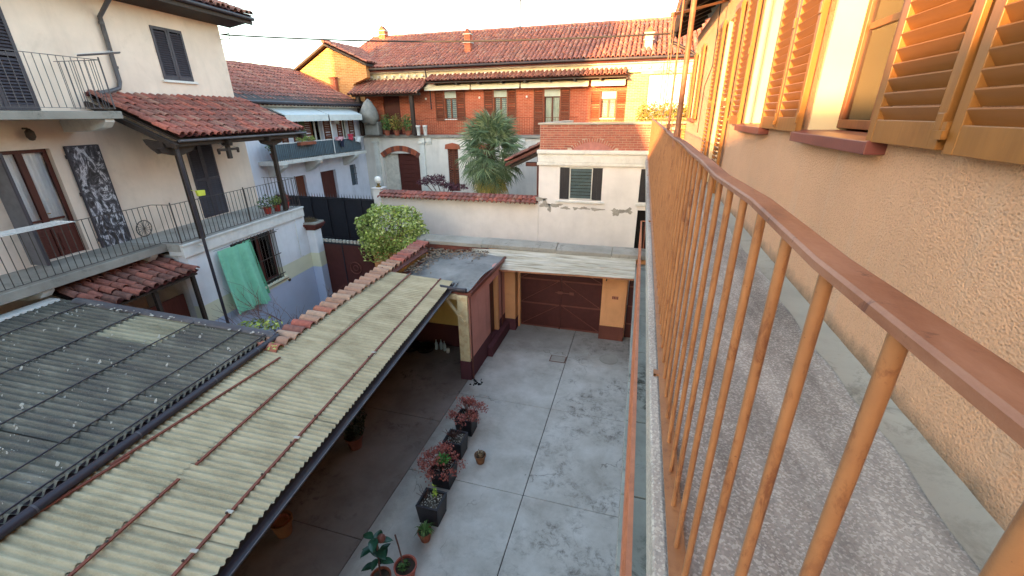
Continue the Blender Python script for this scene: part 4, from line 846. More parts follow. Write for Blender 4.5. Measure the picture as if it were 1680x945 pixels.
def cf(s_, q):
    y = 9.18 + s_ * (1.12 + .22 * q); z = 3.37 - .03 * s_ - q * (1.82 + .10 * s_ + .02 * math.sin(s_ * 9))
    return (-9.38 + .08 * math.sin(s_ * 17 + q * 1.2) * (.3 + q * .7) + .025 * math.sin(s_ * 34 + 1) * q + .06 * q * q + (.06 * s_ * q), y, z)
mb.grid(cf, 60, 24); part(t, 'cloth', mb, M['greencloth'], sm=True)
mb = MB(); mb.grid(lambda s_, q: (-9.44 + .05 * math.sin(s_ * 19 + q) * (.4 + q * .5), 10.12 + s_ * .30 + q * (.12 + .12 * s_), 3.36 - q * 1.78), 30, 16); part(t, 'second_cloth', mb, paint('darker_green_cloth', '74bd9b', .8, .1), sm=True); part(t, 'cord', MB().tube([(-9.40, 9.1, 3.40), (-9.40, 11.6, 3.36)], .006, 5), M['iron'])  # second cloth in a darker green than the first
t = thing('tiled_lean_to', 'little dark-red barrel-tile roof tucked under the lower left balcony', 'lean-to roof', (-10, 7.3, 3), 'L')
A0 = Vector((-10.75, 6.12, 3.545)); sd = Vector((1.5, 0, -.42)); Ls = sd.length
rf = part(t, 'boards', MB().prism([(-10.8, 6.15, 3.48), (-9.26, 6.15, 3.05), (-9.26, 6.15, 3.09), (-10.8, 6.15, 3.53)], (0, 2.2, 0)), M['darkwood'])
coppi(t, rf, A0, (0, 1, 0), sd, 11, 5, .205, Ls / 5, M['tilesmall'], M['tilebase'], True, 16, jit=2)
for y in (6.3, 7.3, 8.3): part(t, 'prop', MB().box(-9.42, y - .04, 0, -9.34, y + .04, 3.03), M['darkwood'])
part(t, 'board_wall', MB().box(-9.9, 6.6, 0, -9.86, 8.35, 2.5), M['brownwood'])
t = thing('garden_pier', 'short rendered pier with a moulded brick cap and dry grass on top', 'pier', (-9.45, 13.1, 0), 'L')
part(t, 'shaft', MB().box(-9.72, 12.86 + .2, 0, -9.18, 13.42, 2.95), M['lwall2'], bev=.01)
for i, (e, z0, z1) in enumerate(((.03, 2.95, 3.02), (.08, 3.02, 3.09), (.13, 3.09, 3.16), (.10, 3.16, 3.22))): part(t, 'cap_course', MB().box(-9.72 - e, 13.06 - e, z0, -9.18 + e, 13.42 + e, z1), M['tilebase'] if i < 3 else M['coping'], bev=.006)
mb = MB(); rg = random.Random(5)
for _ in range(500):
    a, q = rg.uniform(0, 6.3), rg.random() ** .5; x, y = -9.45 + .3 * q * math.cos(a), 13.24 + .22 * q * math.sin(a); h = .16 * (1.1 - q) + .03
    mb.add([(x, y, 3.22), (x + .012, y, 3.22), (x + rg.gauss(0, .09), y + rg.gauss(0, .09), 3.22 + h * rg.uniform(.4, 1.3))], [(0, 1, 2)], rg.random() + .001)
part(t, 'dry_grass', mb, leafmat('dry_grass', ['5d4c3a', '7d6a4f', '453a2e']), stuff=True)

# ============================================================ STREET GATE AND BLACK FENCE
t = thing('gate', 'brown sheet-metal street gate topped with a row of little pale blocks, behind the ivy', 'gate', (-9.9, 12.3, 0))
for x0, x1 in ((-10.95, -9.92), (-9.9, -8.7)): part(t, 'leaf', MB().box(x0, 12.30, .45, x1, 12.33, 2.38), M['gate'])
part(t, 'frame', MB().box(-10.95, 12.27, .40, -8.7, 12.36, .46).box(-10.95, 12.27, 2.38, -8.7, 12.36, 2.44).box(-10.98, 12.27, 0, -10.93, 12.36, 2.75).box(-9.93, 12.28, .46, -9.89, 12.298, 2.38), M['fence'])
for i in range(15): part(t, 'block', MB().box(-10.88 + i * .148, 12.28, 2.44, -10.79 + i * .148, 12.35, 2.55), M['whit'], bev=.006)
for i in range(12): part(t, 'foot_bar', MB().tube([(-10.85 + i * .18, 12.31, 0), (-10.85 + i * .18, 12.31, .42)], .012, 5), M['fence'])
part(t, 'rosette', MB().tube([(-9.45 + .22 * math.cos(a), 12.26, 1.55 + .22 * math.sin(a)) for a in [i * math.pi / 10 for i in range(21)]], .018, 6).tube([(-9.45 + .1 * math.cos(a), 12.26, 1.55 + .1 * math.sin(a)) for a in [i * math.pi / 6 for i in range(13)]], .014, 6), M['gatebar'], sm=True)
t = thing('fence', 'tall black sheet-metal fence with small spikes along its top, across the alley', 'fence', (-14, 15, 0))
x = -18.2; i = 0
while x < -10.2:
    x1 = min(x + .82, -10.16); part(t, 'panel', MB().box(x, 15.0, .15, x1 - .01, 15.02, 3.48), M['fence']); part(t, 'post', MB().box(x - .02, 14.95, 0, x + .03, 14.998, 3.5), M['fence']); x += .82
for z in (.2, 1.75, 3.42): part(t, 'rail', MB().box(-18.2, 14.96, z - .02, -10.18, 14.995, z + .02), M['fence'])
for i in range(60): xx = -18.1 + i * .133; part(t, 'spike', MB().add([(xx - .014, 15.0, 3.48), (xx + .014, 15.0, 3.48), (xx + .014, 15.02, 3.48), (xx - .014, 15.02, 3.48), (xx, 15.01, 3.66)], [(0, 1, 4), (1, 2, 4), (2, 3, 4), (3, 0, 4)]), M['gutterg'])
part(t, 'mesh_strip', MB().box(-11.9, 14.93, 1.35, -10.3, 14.95, 1.7), M['fence'])

# ============================================================ WHITE GARDEN WALL AND HOUSE WITH BRICK TERRACE
t = thing('garden_wall', 'white rendered wall with a frilled red tile coping in front of the palm', 'wall', (-6.7, 15.1, 0))
part(t, 'wall', MB().box(-9.8, 15.0, 0, -3.40, 15.26, 3.66), M['wwall'])
part(t, 'pillar', MB().box(-10.16, 14.95, 0, -9.802, 15.30, 3.90).box(-10.2, 14.91, 3.9, -9.76, 15.34, 3.96), M['wwall'], bev=.01)
me = tile_mesh('tile', M['tile'], .32, .082, .10, 6, .018); rg = random.Random(14)
for row in range(2):
    for i in range(36):
        inst(t, 'tile', me, T3(-9.72 + i * .176 + rg.gauss(0, .008), 15.16 - row * .20, 3.80 - row * .085 + rg.gauss(0, .005)) @ Euler((R(14), R(rg.gauss(0, 3)), R(rg.gauss(0, 2)))).to_matrix().to_4x4())
part(t, 'coping_bed', MB().prism([(-9.78, 14.92, 3.66), (-9.78, 15.2, 3.80), (-9.78, 15.4, 3.66)], (6.38, 0, 0)), M['tilebase'])
for i in range(36):
    inst(t, 'tile', me, T3(-9.72 + i * .176 + rg.gauss(0, .008), 15.16, 3.80) @ Euler((R(14), 0, R(180))).to_matrix().to_4x4())
t = thing('globe_lamp', 'white globe lamp on a brass base on the white pillar', 'lamp', (-9.98, 15.12, 3.96))
part(t, 'globe', MB().lathe([(.001, .14)] + [(.145 * math.sin(a), .285 - .145 * math.cos(a)) for a in [i * math.pi / 10 for i in range(1, 10)]] + [(.001, .43)], (-9.98, 15.12, 3.96), 18), M['globe'], sm=True)
part(t, 'base', MB().lathe([(.11, 0), (.11, .03), (.05, .06), (.06, .16), (.04, .17)], (-9.98, 15.12, 3.96), 14), M['brass'], sm=True)

t = thing('terrace_house', 'white two-storey house beyond the gateway with a red brick parapet round its roof terrace', 'house', (0, 18, 0))
P = PY(15.0); ZB = 5.47
part(t, 'wall', MB().wall(P, -3.39, 4.2, 0, 4.96, [(-2.64, -1.18, 3.8, 4.9), (.05, 1.4, 3.8, 4.9), (.07, 1.3, 2.1, 3.54)], .28), M['wwall'])
part(t, 'side_walls', MB().box(-3.39, 15.28, 0, -3.12, 20.8, 4.96).box(3.9, 15.28, 0, 4.2, 20.8, 4.96).box(-3.12, 15.28, 4.9, 3.9, 20.8, 5.3), M['wwall'])
part(t, 'cornice', MB().box(-3.45, 14.93, 4.962, 4.3, 20.9, 5.07), M['wtrim'], bev=.01); part(t, 'cornice', MB().box(-3.43, 14.95, 5.072, 4.3, 20.9, 5.34), M['wtrim'], bev=.012); part(t, 'cornice', MB().box(-3.45, 14.90, 5.342, 4.3, 15.3, ZB), M['wtrim'], bev=.015)
pw = part(t, 'parapet', MB().box(-3.37, 15.02, ZB, 4.2, 15.24, 6.27).box(-3.37, 15.24, ZB, -3.15, 20.8, 6.27).box(4.0, 15.24, ZB, 4.2, 20.8, 6.27), M['mortar'])
acx, acz, ar = -1.56, 4.72, 1.02
def inarch(x, z): return math.hypot(x - acx, z - acz) < ar + .10 and z < 5.80
me = MB().box(-.113, 0, 0, .113, .03, .058).mesh('brick', M['brick']); meh = MB().box(-.054, 0, 0, .054, .03, .058).mesh('brick', M['brick']); rg = random.Random(2)
for r_ in range(11):
    z = ZB + .008 + r_ * .0722; x = -3.36 + (.12 if r_ % 2 else 0)
    if r_ % 2 : inst(t, 'brick', meh, T3(-3.305, 15.0, z), pw)
    while x < .75:
        if not (inarch(x + .12, z) ): inst(t, 'brick', me, T3(x + .12, 14.998 + rg.gauss(0, .002), z), pw)
        x += .238
part(t, 'brickwork', MB().box(.99, 15.0, ZB, 4.2, 15.02, 6.26), M['gbrick'], pw)
for i in range(19):
    a = R(90 + 40 - i * 80 / 18); c, s_ = math.cos(a), math.sin(a)
    mm = T3(acx + (ar + .0) * c, 14.985, acz + (ar + .0) * s_) @ Matrix.Rotation(-(a - math.pi / 2), 4, 'Y')
    if acz + ar * s_ > ZB - .02: inst(t, 'arch_brick', MB().box(-.03, 0, -.01, .03, .035, .10).mesh('brick', M['brick']), mm, pw)
n = 16; pts = [(acx + ar * math.cos(a), 14.99, acz + (ar) * math.sin(a)) for a in [R(132 - i * 84 / n) for i in range(n + 1)]]; pts = [p for p in pts if p[2] > ZB]
part(t, 'arch_infill', MB().prism(pts + [(pts[-1][0], 14.99, ZB + .001), (pts[0][0], 14.99, ZB + .001)], (0, .03, 0)), paint('pink_infill', 'b57a70', .9))
part(t, 'parapet_coping', MB().box(-3.43, 14.95, 6.272, 4.3, 15.30, 6.33).box(-3.43, 15.302, 6.272, -3.1, 20.8, 6.33), M['coping'], bev=.01)
w = window(t, P, -2.30, -1.52, 3.82, 4.89, M['wtrim'], 1, .03, .03, curtain=False)
for i in range(9): part(t, 'louvre', MB().pbox(P, -2.27, -1.55, 3.86 + i * .112, 3.95 + i * .112, .06 + .0, .075), M['slate'], w)
for x0, x1 in ((-2.63, -2.32), (-1.50, -1.19)): part(t, 'dark_side_light', MB().pbox(P, x0, x1, 3.82, 4.89, .03, .05).pbox(P, x0 + .13, x0 + .15, 3.82, 4.89, .015, .03), M['fence'], w)
part(t, 'window_surround', MB().pbox(P, -2.68, -1.14, 4.9, 4.93, -.015, .0), M['wtrim']); part(t, 'sill', MB().pbox(P, -2.76, -1.06, 3.70, 3.76, -.06, .02), M['wtrim'], bev=.006)
part(t, 'dark_window', MB().pbox(P, .06, 1.39, 3.81, 4.89, .05, .07).pbox(P, .2, .22, 3.82, 4.88, .03, .05), M['fence']); part(t, 'sill', MB().pbox(P, -.02, 1.5, 3.68, 3.76, -.06, .02), M['wtrim'], bev=.006)
part(t, 'doorway', MB().pbox(P, .07, 1.29, 2.1, 3.53, .2, .22), M['dark'])
rg = random.Random(61)
def blot(cx, cz, w_, h_, k):
    pts = []
    for i in range(2 * k):
        a = 2 * math.pi * i / (2 * k); q = rg.uniform(.7, 1.15) * (1 + .3 * math.sin(a * 3 + cx * 9)); pts.append((cx + w_ * q * math.cos(a), 14.996, cz + h_ * q * math.sin(a)))
    part(t, 'bare_patch', MB().prism(pts, (0, .003, 0)), M['patch'])
for b in ((-3.35, 3.78, .24, .08, 14), (-3.15, 3.60, .20, .14, 16), (-2.8, 3.58, .26, .07, 14), (-2.4, 3.50, .16, .06, 12), (-2.05, 3.50, .10, .05, 10), (-1.75, 3.52, .2, .05, 14), (-1.3, 3.5, .26, .05, 14), (-.62, 3.45, .2, .12, 16), (-.25, 3.5, .16, .1, 14), (-2.98, 3.42, .08, .1, 9)): blot(*b)
t = thing('porch_roof', 'small brown timber porch roof sloping down beside the palm', 'porch roof', (-4, 17, 0))
rf = part(t, 'roof', MB().prism([(-5.05, 16.4, 4.72), (-5.05, 16.4, 4.84), (-3.42, 16.4, 5.58), (-3.42, 16.4, 5.46)], (0, 2.2, 0)), M['brownwood'])
coppi(t, rf, (-3.42, 18.6, 5.62), (0, -1, 0), (-.909, 0, -.413), 11, 5, .2, .35, M['tilesmall'], M['tilebase'], False, 4)
for y in (16.6, 17.6): part(t, 'rafter', MB().beam((-4.9, y, 4.70), (-3.42, y, 5.36), .09, .12), M['darkwood'])
part(t, 'post', MB().box(-3.85, 16.7, 0, -3.66, 16.9, 5.1), M['brownwood']); part(t, 'beam', MB().box(-4.3, 16.68, 4.72, -3.4, 16.92, 4.86), M['brownwood'])

# ============================================================ FAR BRICK FARMHOUSE
FW = 22.8; K = FW / 22.0
def q(x): return x * K
def qz(z): return H + (z - H) * K
P = PY(FW)
t = thing('farmhouse', 'long red-brick farmhouse with brown shutters and a weathered red tile roof', 'house', (-7, 23, 0))
wins = [(-10.0, -9.35, 6.42, 7.72, False), (-7.33, -6.64, 6.42, 7.72, False), (-4.76, -3.98, 5.66, 7.70, True), (-2.03, -1.37, 6.40, 7.55, False)]
ops = [(q(a), q(b), qz(c), qz(d)) for a, b, c, d, _ in wins] + [(q(-13.6), q(-12.6), qz(5.66), qz(7.6))]
part(t, 'upper_wall', MB().wall(P, -15.2, q(-.9), 5.5, 8.5, ops, .3), M['fbrick'])
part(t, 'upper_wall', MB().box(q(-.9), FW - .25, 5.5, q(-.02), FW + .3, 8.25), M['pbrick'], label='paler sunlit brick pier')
gl = [(-13.35, -11.2, 0, 4.62), (q(-10.02), q(-9.4), 2.6, qz(4.95)), (q(-6.3), q(-5.7), 2.6, qz(4.9)), (q(-5.0), q(-4.3), 2.6, qz(4.9))]
part(t, 'lower_wall', MB().wall(PY(22.0), -15.2, 3.2, 0, 5.5, [(-14.0, -11.74, 0, 4.66), (-10.01, -9.40, 2.7, 5.0), (-8.3, -7.8, 2.7, 5.0), (-4.75, -4.1, 2.7, 4.9)], .5), M['farwall'])
part(t, 'rear_walls', MB().box(-15.2, FW + .3, 0, -15.0, 31, 8.8).box(2.4, FW + .3, 0, 2.6, 31, 8.8).box(-15.2, 30.8, 0, 2.6, 31, 8.8).box(-15, FW + .31, 8.2, 2.4, 30.8, 8.4), M['farwall'])
# upper band with cornice
part(t, 'cornice_band', MB().box(-15.2, FW - .05, 8.36, 2.6, FW + .3, 8.95), M['awn']); part(t, 'cornice', MB().box(-15.0, FW - .34, 8.80, 2.2, FW - .05, 8.93).box(-15.0, FW - .22, 8.72, 2.2, FW - .05, 8.798), M['wtrim'])
for i in range(38):
    x = -14.6 + i * .44
    part(t, 'modillion', MB().box(x, FW - .20, 8.50, x + .11, FW - .052, 8.60), M['wtrim'])
# arched gateway
ax, rr, az = -12.87, 2.05, 3.02
def arc(r0, a): return (ax + r0 * math.sin(a), az + r0 * math.cos(a))
hw = math.asin(1.13 / rr)
mb = MB(); n = 14
for i in range(n):
    a0, a1 = -hw * 1.12 + i * 2.24 * hw / n, -hw * 1.12 + (i + 1) * 2.24 * hw / n - .006
    (xa, za), (xb, zb), (xc, zc), (xd, zd) = arc(rr - .28, a0), arc(rr - .28, a1), arc(rr, a1), arc(rr, a0)
    part(t, 'arch_brick', MB().prism([(xa, 21.96, za), (xb, 21.96, zb), (xc, 21.96, zc), (xd, 21.96, zd)], (0, .1, 0)), M['gatebar'] if i % 3 == 1 else paint('arch_red', 'a85c42', .9))
pts = [arc(rr - .26, -hw + i * 2 * hw / 12) for i in range(13)]
part(t, 'gate_reveal_panel', MB().box(-14.0, 22.2, 0, -13.16, 22.24, 4.8), M['ivorydoor'])
gd = part(t, 'brown_gate', MB().box(-13.16, 22.26, 0, -11.74, 22.3, 4.8), M['brownwood'])
for i in range(20): part(t, 'plank', MB().box(-13.14, 22.235, .06 + i * .235, -11.76, 22.259, .27 + i * .235), M['brownwood'], gd)
part(t, 'arch_shoulders', MB().box(-14.0, 22.1, 4.55, -13.8, 22.2, 4.66), M['farwall'])
for x0 in (-11.58, -14.42): part(t, 'pilaster', MB().box(x0, 21.86, 0, x0 + .26, 21.999, 5.2).box(x0 - .06, 21.80, 5.2, x0 + .32, 21.999, 5.3), M['wtrim'], bev=.01)
for x0, x1 in ((-10.01, -9.40), (-8.3, -7.8), (-4.75, -4.1)):
    part(t, 'dark_interior', MB().box(x0, 22.3, 2.7, x1, 22.32, 5.0), M['dark'])
    for a, b in ((x0, (x0 + x1) / 2 - .01), ((x0 + x1) / 2 + .01, x1)): shutter(t, PY(22.0), a, b, 2.7, 4.95 if x0 > -5 else 5.0, .1, M['farshut'], M['farshut'], .09, False, .05, .04, hinges=False)
    part(t, 'brick_lintel', MB().prism([(x0 - .14, 21.97, 4.92), (x1 + .14, 21.97, 4.92), (x1 + .1, 21.97, 5.15), ((x0 + x1) / 2, 21.97, 5.24), (x0 - .1, 21.97, 5.15)], (0, .05, 0)), paint('arch_red', 'a85c42', .9))
# balcony
part(t, 'balcony_slab', MB().box(-15.25, 21.9, 5.49, -3.0, FW, 5.62), M['slabc'], bev=.01)
for x in (-14.4, -11.6, -11.2, -8.6, -6.0): part(t, 'corbel', MB().prism([(x, 22.0, 5.2), (x, 21.95, 5.49), (x, 21.7 + .25, 5.49), (x, 21.999, 5.1)], (.2, 0, 0)).prism([(x, 21.999, 5.1), (x, 21.92, 5.3), (x, 21.92, 5.489), (x, 21.999, 5.489)], (.3, 0, 0)), M['wtrim'])
# windows, blinds, shutters
for (a, b, c, d, door) in wins:
    a, b, c, d = q(a), q(b), qz(c), qz(d)
    w = window(t, P, a, b, c, d - .32, M['winwood'] if not door else M['brownwood'], 2, .12, .05, cmat=M['blind'])
    part(t, 'blind', MB().pbox(P, a, b, d - .32, d, .06, .1), M['blind'], w)
    if not door:
        for i in range(9): part(t, 'blind_stripe', MB().pbox(P, a + .06, b - .06, c + .1 + i * .1, c + .13 + i * .1, .13, .135), M['slate'], w)
        part(t, 'sill', MB().pbox(P, a - .05, b + .05, c - .05, c, -.05, .1), M['wtrim'], w)
    lo = c - (.0 if door else .1)
    for s0, s1 in ((a - .52, a - .03), (b + .03, b + .50)): shutter(t, P, s0, s1, lo, d + .02, -.02, M['farshut'], M['farshut'], .08, False, .05, .04, hinges=False)
part(t, 'dark_interior', MB().pbox(P, ops[-1][0], ops[-1][1], ops[-1][2], ops[-1][3], .1, .12), M['brownwood'])
for x in (-11.3, -8.35, -5.9): part(t, 'wall_light', MB().lathe([(.04, 0), (.06, .06), (.02, .1)], (q(x) + .3, FW - .06, qz(7.35)), 8), M['globe'])
# awnings in their cassettes
for x0, x1 in ((-10.9, -8.42), (-8.36, -5.88), (-5.82, -2.62), (-2.5, -.98)):
    aw = part(t, 'awning', MB().prism([(q(x0), FW - .42, qz(7.78)), (q(x0), FW - .05, qz(7.84)), (q(x0), FW - .05, qz(8.08)), (q(x0), FW - .35, qz(8.0)), (q(x0), FW - .42, qz(7.92))], (q(x1) - q(x0), 0, 0)), M['awn'], bev=.01)
    part(t, 'front_bar', MB().box(q(x0) + .02, FW - .46, qz(7.76), q(x1) - .02, FW - .421, qz(7.80)), M['wtrim'], aw)
# skirt roof
sk = part(t, 'skirt_roof', MB().prism([(-11.0, FW - .75, 8.12), (-11.0, FW - .05, 8.40), (-11.0, FW - .05, 8.44), (-11.0, FW - .75, 8.17)], (q(-.95) + 11.0, 0, 0)), M['darkwood'])
coppi(t, sk, (-11.05, FW - .02, 8.50), (1, 0, 0), (0, -.93, -.36), 46, 3, .219, .27, M['tilefar'], M['tilebase'], False, 41)
for i in range(9): part(t, 'rafter_end', MB().box(-10.6 + i * 1.2, FW - .72, 8.04, -10.5 + i * 1.2, FW - .06, 8.12), M['darkwood'], sk)
# porch roof on the left end of the balcony
pr_ = part(t, 'porch_roof', MB().prism([(-15.3, 21.4, 7.68), (-15.3, FW + .6, 8.42), (-15.3, FW + .6, 8.48), (-15.3, 21.4, 7.74)], (4.1, 0, 0)), M['darkwood'])
coppi(t, pr_, (-15.35, FW + .1, 8.40), (1, 0, 0), (0, -.885, -.466), 19, 5, .219, .33, M['tilefar'], M['tilebase'], False, 43)
for x in (-11.72, -14.9): part(t, 'porch_post', MB().box(x - .09, 21.62, 5.62, x + .09, 21.80, 7.72), M['darkwood'])
part(t, 'porch_beam', MB().box(-15.2, 21.58, 7.56, -11.2, 21.76, 7.70), M['darkwood'])
# main roof
ez, ry, rz = 8.90, 26.9, 11.05; sl_ = Vector((0, 22.25 - ry, ez - rz)); Ls = sl_.length; sd = sl_.normalized()
rf = part(t, 'roof', MB().prism([(-16.8, 22.35, ez - .05), (-16.8, ry, rz - .08), (-16.8, 31.5, ez - .05), (-16.8, 31.5, ez - .12), (-16.8, ry, rz - .2), (-16.8, 22.35, ez - .12)], (19.9, 0, 0)), M['tilebase'])
coppi(t, rf, (-16.8, ry, rz + .02), (1, 0, 0), sd, 90, 13, .221, Ls / 13, M['tilefar'], M['tilebase'], False, 44)
part(t, 'ridge_tiles', MB().tube([(-16.8 + i * .5, ry, rz + .04 + (.012 if i % 2 else 0)) for i in range(41)], .11, 8), M['tilefar'], rf, sm=True)
part(t, 'gutter', MB().tube([(-14.5, 22.22, 8.90), (3.1, 22.22, 8.90)], .06, 8), M['gutter'], sm=True)
part(t, 'downpipe', MB().tube([(-11.15, 22.3, 8.86), (-11.15, FW - .36, 8.6), (-11.15, FW - .36, 8.4)], .04, 8), M['gutter'], sm=True)
part(t, 'downpipe', MB().tube([(q(-10.75), FW - .05, 8.0), (q(-10.75), FW - .05, 6.9)], .03, 8), M['gutter'], sm=True)
for x, y, s_, h in ((-9.23, 23.75, .32, .85), (-.16, 23.2, .34, .6), (-15.87, 26.6, .42, .45)):
    zb = rz + (y - ry) * (rz - ez) / (ry - 22.25)
    c = part(t, 'chimney', MB().box(x - s_ / 2, y - s_ / 2, zb - .3, x + s_ / 2, y + s_ / 2, zb + h), M['fbrick'] if x < -5 else M['whit'])
    part(t, 'chimney_band', MB().box(x - s_ / 2 - .06, y - s_ / 2 - .06, zb + h * .55, x + s_ / 2 + .06, y + s_ / 2 + .06, zb + h * .62), M['whit'], c)
    part(t, 'chimney_cap', MB().box(x - s_ / 2 - .05, y - s_ / 2 - .05, zb + h, x + s_ / 2 + .05, y + s_ / 2 + .05, zb + h + .05), M['whit'], c)
    part(t, 'chimney_pot', MB().prism([(x - s_ / 2, y - s_ / 2, zb + h + .05), (x + s_ / 2, y - s_ / 2, zb + h + .05), (x, y - s_ / 2, zb + h + .3)], (0, s_, 0)), M['terra'], c)
    part(t, 'flashing', MB().box(x - s_ * .9, y - s_ * .9, zb - .28, x + s_ * .9, y - s_ / 2 - .01, zb - .02), M['gutterg'], c)
# right end: big glazed opening
part(t, 'glazed_frame', MB().wall(PY(FW - .2), q(-.02), 2.6, 5.5, 8.36, [(q(.03), q(1.7), qz(6.35), qz(8.14))], .2), M['pbrick'])
part(t, 'lintel', MB().box(q(-.35), FW - .3, qz(8.18), 2.6, FW - .202, qz(8.32)), M['coping'])
w = part(t, 'window', MB().wall(PY(FW - .18), q(.03), q(1.7), qz(6.35), qz(8.14), [(q(.03) + .06, q(1.7) - .06, qz(6.35) + .06, qz(8.14) - .06)], .08), M['wtrim'])
part(t, 'sky_reflection_panel', MB().box(q(.03) + .05, FW - .15, qz(6.35) + .05, q(1.7) - .05, FW - .145, qz(8.14) - .05), M['whitecloth'], w); part(t, 'dark_interior', MB().box(q(.03), FW - .02, 6.2, q(1.7), FW, 8.4), M['dark'])  # plain white panel standing in for bright sky reflected in the pane
t = thing('balcony_railing', 'faint brown railing along the brick farmhouse balcony', 'railing', (-8, 22.05, 5.6))
railing(t, [(-11.2, 22.0), (-3.1, 22.0)], 5.70, 6.45, .13, .006, M['farshut'], top=(.03, .02), seg=4)
t = thing('balcony_railing', 'black railing in front of the plants under the farmhouse porch', 'railing', (-13, 21.95, 5.6))
railing(t, [(-15.0, 21.95), (-11.25, 21.95)], 5.70, 6.35, .12, .009, M['fence'], top=(.03, .02), seg=4)
rg = random.Random(91)
t = thing('covered_parasol', 'closed parasol under a bulging grey cover at the left end of the farmhouse porch', 'parasol', (-14.1, 21.5, 5.6))
mb = MB(); mb.lathe([(.02, 1.78), (.2, 1.66), (.42, 1.36), (.5, 1.08), (.46, .86), (.34, .66), (.3, .6)], (-14.15, 21.4, 5.62), 14); mb.v = [(x + .05 * math.sin(z * 9 + x * 5), y + .05 * math.cos(z * 7 + y * 6), z + .05 * math.sin(x * 11)) for x, y, z in mb.v]
part(t, 'cover', mb, M['tarp'], sm=True); part(t, 'skirt', MB().box(-14.62, 21.5, 5.62, -13.75, 21.9, 6.32), M['tarp'], bev=.05)
for i, (x, w_, lab) in enumerate(((-13.3, .30, 'leafy shrub nearest the covered parasol under the farmhouse porch'), (-12.72, .42, 'largest bush in the middle of the farmhouse porch'), (-12.05, .3, 'bush on the farmhouse porch beside the dark porch post'))):
    t = thing('potted_shrub', lab, 'shrub', (x, 21.7, 5.62)); pot(t, x, 21.6, 5.62, .16, .25, M['terra'])
    mb = MB(); leafball(mb, (x, 21.6, 6.22), (w_, .3, .48), 420, .05, rg, .2); part(t, 'foliage', mb, M['hedge' if i == 1 else 'green'], stuff=True)
for x, lab in ((-11.5, 'white vase left of the other on the farmhouse balcony, against the porch post'), (-11.1, 'white vase right of the porch post on the farmhouse balcony')):
    t = thing('vase', lab, 'vase', (x, 21.85, 5.62)); pot(t, x, 21.75, 5.62, .12, .5, M['white'])
t = thing('terrace_hedge', 'autumn-tinted hedge along the sunlit roof terrace below the big window', 'hedge', (.9, 21.4, 5.4))
mb = MB(); [leafball(mb, (-.1 + i * .33, 21.4, 6.55 + .12 * math.sin(i * 2.3)), (.32, .3, .5), 300, .06, rg, .15) for i in range(7)]; part(t, 'foliage', mb, M['hedge'], stuff=True); part(t, 'trough', MB().box(-.3, 21.2, 5.62, 2.2, 21.6, 6.1), M['pbrick'])
t = thing('terrace_wall', 'low yellowish brick wall with tiny gaps at the back of the roof terrace', 'wall', (1, 20.9, 5.3))
part(t, 'wall', MB().box(-.4, 20.85, 5.3, 2.6, 21.05, 6.28), M['pbrick'])
t = thing('aerial', 'thin television aerial on the farmhouse ridge', 'aerial', (-7.26, 26.8, 11))
part(t, 'mast', MB().tube([(-7.26, 26.8, 10.9), (-7.24, 26.8, 12.6)], .045, 6), M['iron']); part(t, 'boom', MB().tube([(-7.5, 26.8, 12.45), (-6.7, 26.8, 12.5)], .025, 5), M['iron'])
for i in range(5): part(t, 'element', MB().tube([(-7.4 + i * .15, 26.6, 12.46), (-7.4 + i * .15, 27.0, 12.46)], .018, 4), M['iron'])

# gable building
t = thing('gable_house', 'sunlit ochre-brick gable end rising behind the lower tiled roof', 'house', (-16.5, 24, 0))
part(t, 'gable_wall', MB().prism([(-18.9, 21.95, 0), (-15.25, 21.95, 0), (-15.25, 21.95, 8.2), (-14.35, 21.95, 8.5), (-14.35, 21.95, 9.05), (-16.55, 21.95, 9.98), (-18.9, 21.95, 8.75)], (0, .3, 0)), M['gbrick'])
part(t, 'side_wall', MB().box(-18.9, 22.6, 0, -18.6, 28, 8.75), M['gbrick'])
rf = part(t, 'roof', MB().prism([(-19.3, 21.7, 8.62), (-19.3, 21.7, 8.72), (-16.55, 21.7, 10.16), (-14.15, 21.7, 9.12), (-14.15, 21.7, 9.02), (-16.55, 21.7, 10.05)], (0, 7.0, 0)), M['darkwood'])
coppi(t, rf, (-16.55, 21.68, 10.20), (0, 1, 0), (.918, 0, -.397), 32, 7, .215, .37, M['tilefar'], M['tilebase'], False, 51)
coppi(t, rf, (-16.55, 28.9, 10.20), (0, -1, 0), (-.886, 0, -.464), 32, 8, .215, .38, M['tilefar'], M['tilebase'], False, 52)
part(t, 'ridge_tiles', MB().tube([(-16.55, 21.65 + i * .45, 10.24 + (.015 if i % 2 else 0)) for i in range(16)], .1, 8), M['tilefar'], rf, sm=True)

# ============================================================ WHITE BALCONY HOUSE (faces right)
FX = -15.1; P = PL(FX); k2 = 15.1 / 14.8
def y2(y): return y * k2
def z2(z): return H + (z - H) * k2
t = thing('balcony_house', 'white house with a blue-panelled balcony, two white awnings and an old tiled roof', 'house', (-17, 18, 0))
ops = [(16.35, 17.0, 3.05, z2(4.12)), (18.05, 19.2, 0, z2(4.12)), (20.4, 20.92, z2(3.13), z2(4.2)), (15.35, 15.95, 4.9, 6.7), (17.95, 18.75, 4.9, 6.72), (20.2, 20.72, 4.9, 6.7)]
part(t, 'wall', MB().wall(P, 11.5, 22.28, 0, 7.12, ops, .3), M['bluewall'])
part(t, 'rear_walls', MB().box(-22, 11.5, 0, FX - .3, 11.8, 7.12).box(-22, 22.0, 0, FX - .3, 22.28, 7.12).box(-22, 11.8, 0, -21.7, 22, 7.12).box(-21.7, 11.8, 6.9, FX - .3, 22, 7.1), M['bluewall'])
part(t, 'cornice', MB().box(FX, 11.5, 7.0, FX + .28, 22.2, 7.1), M['wtrim'], bev=.02)
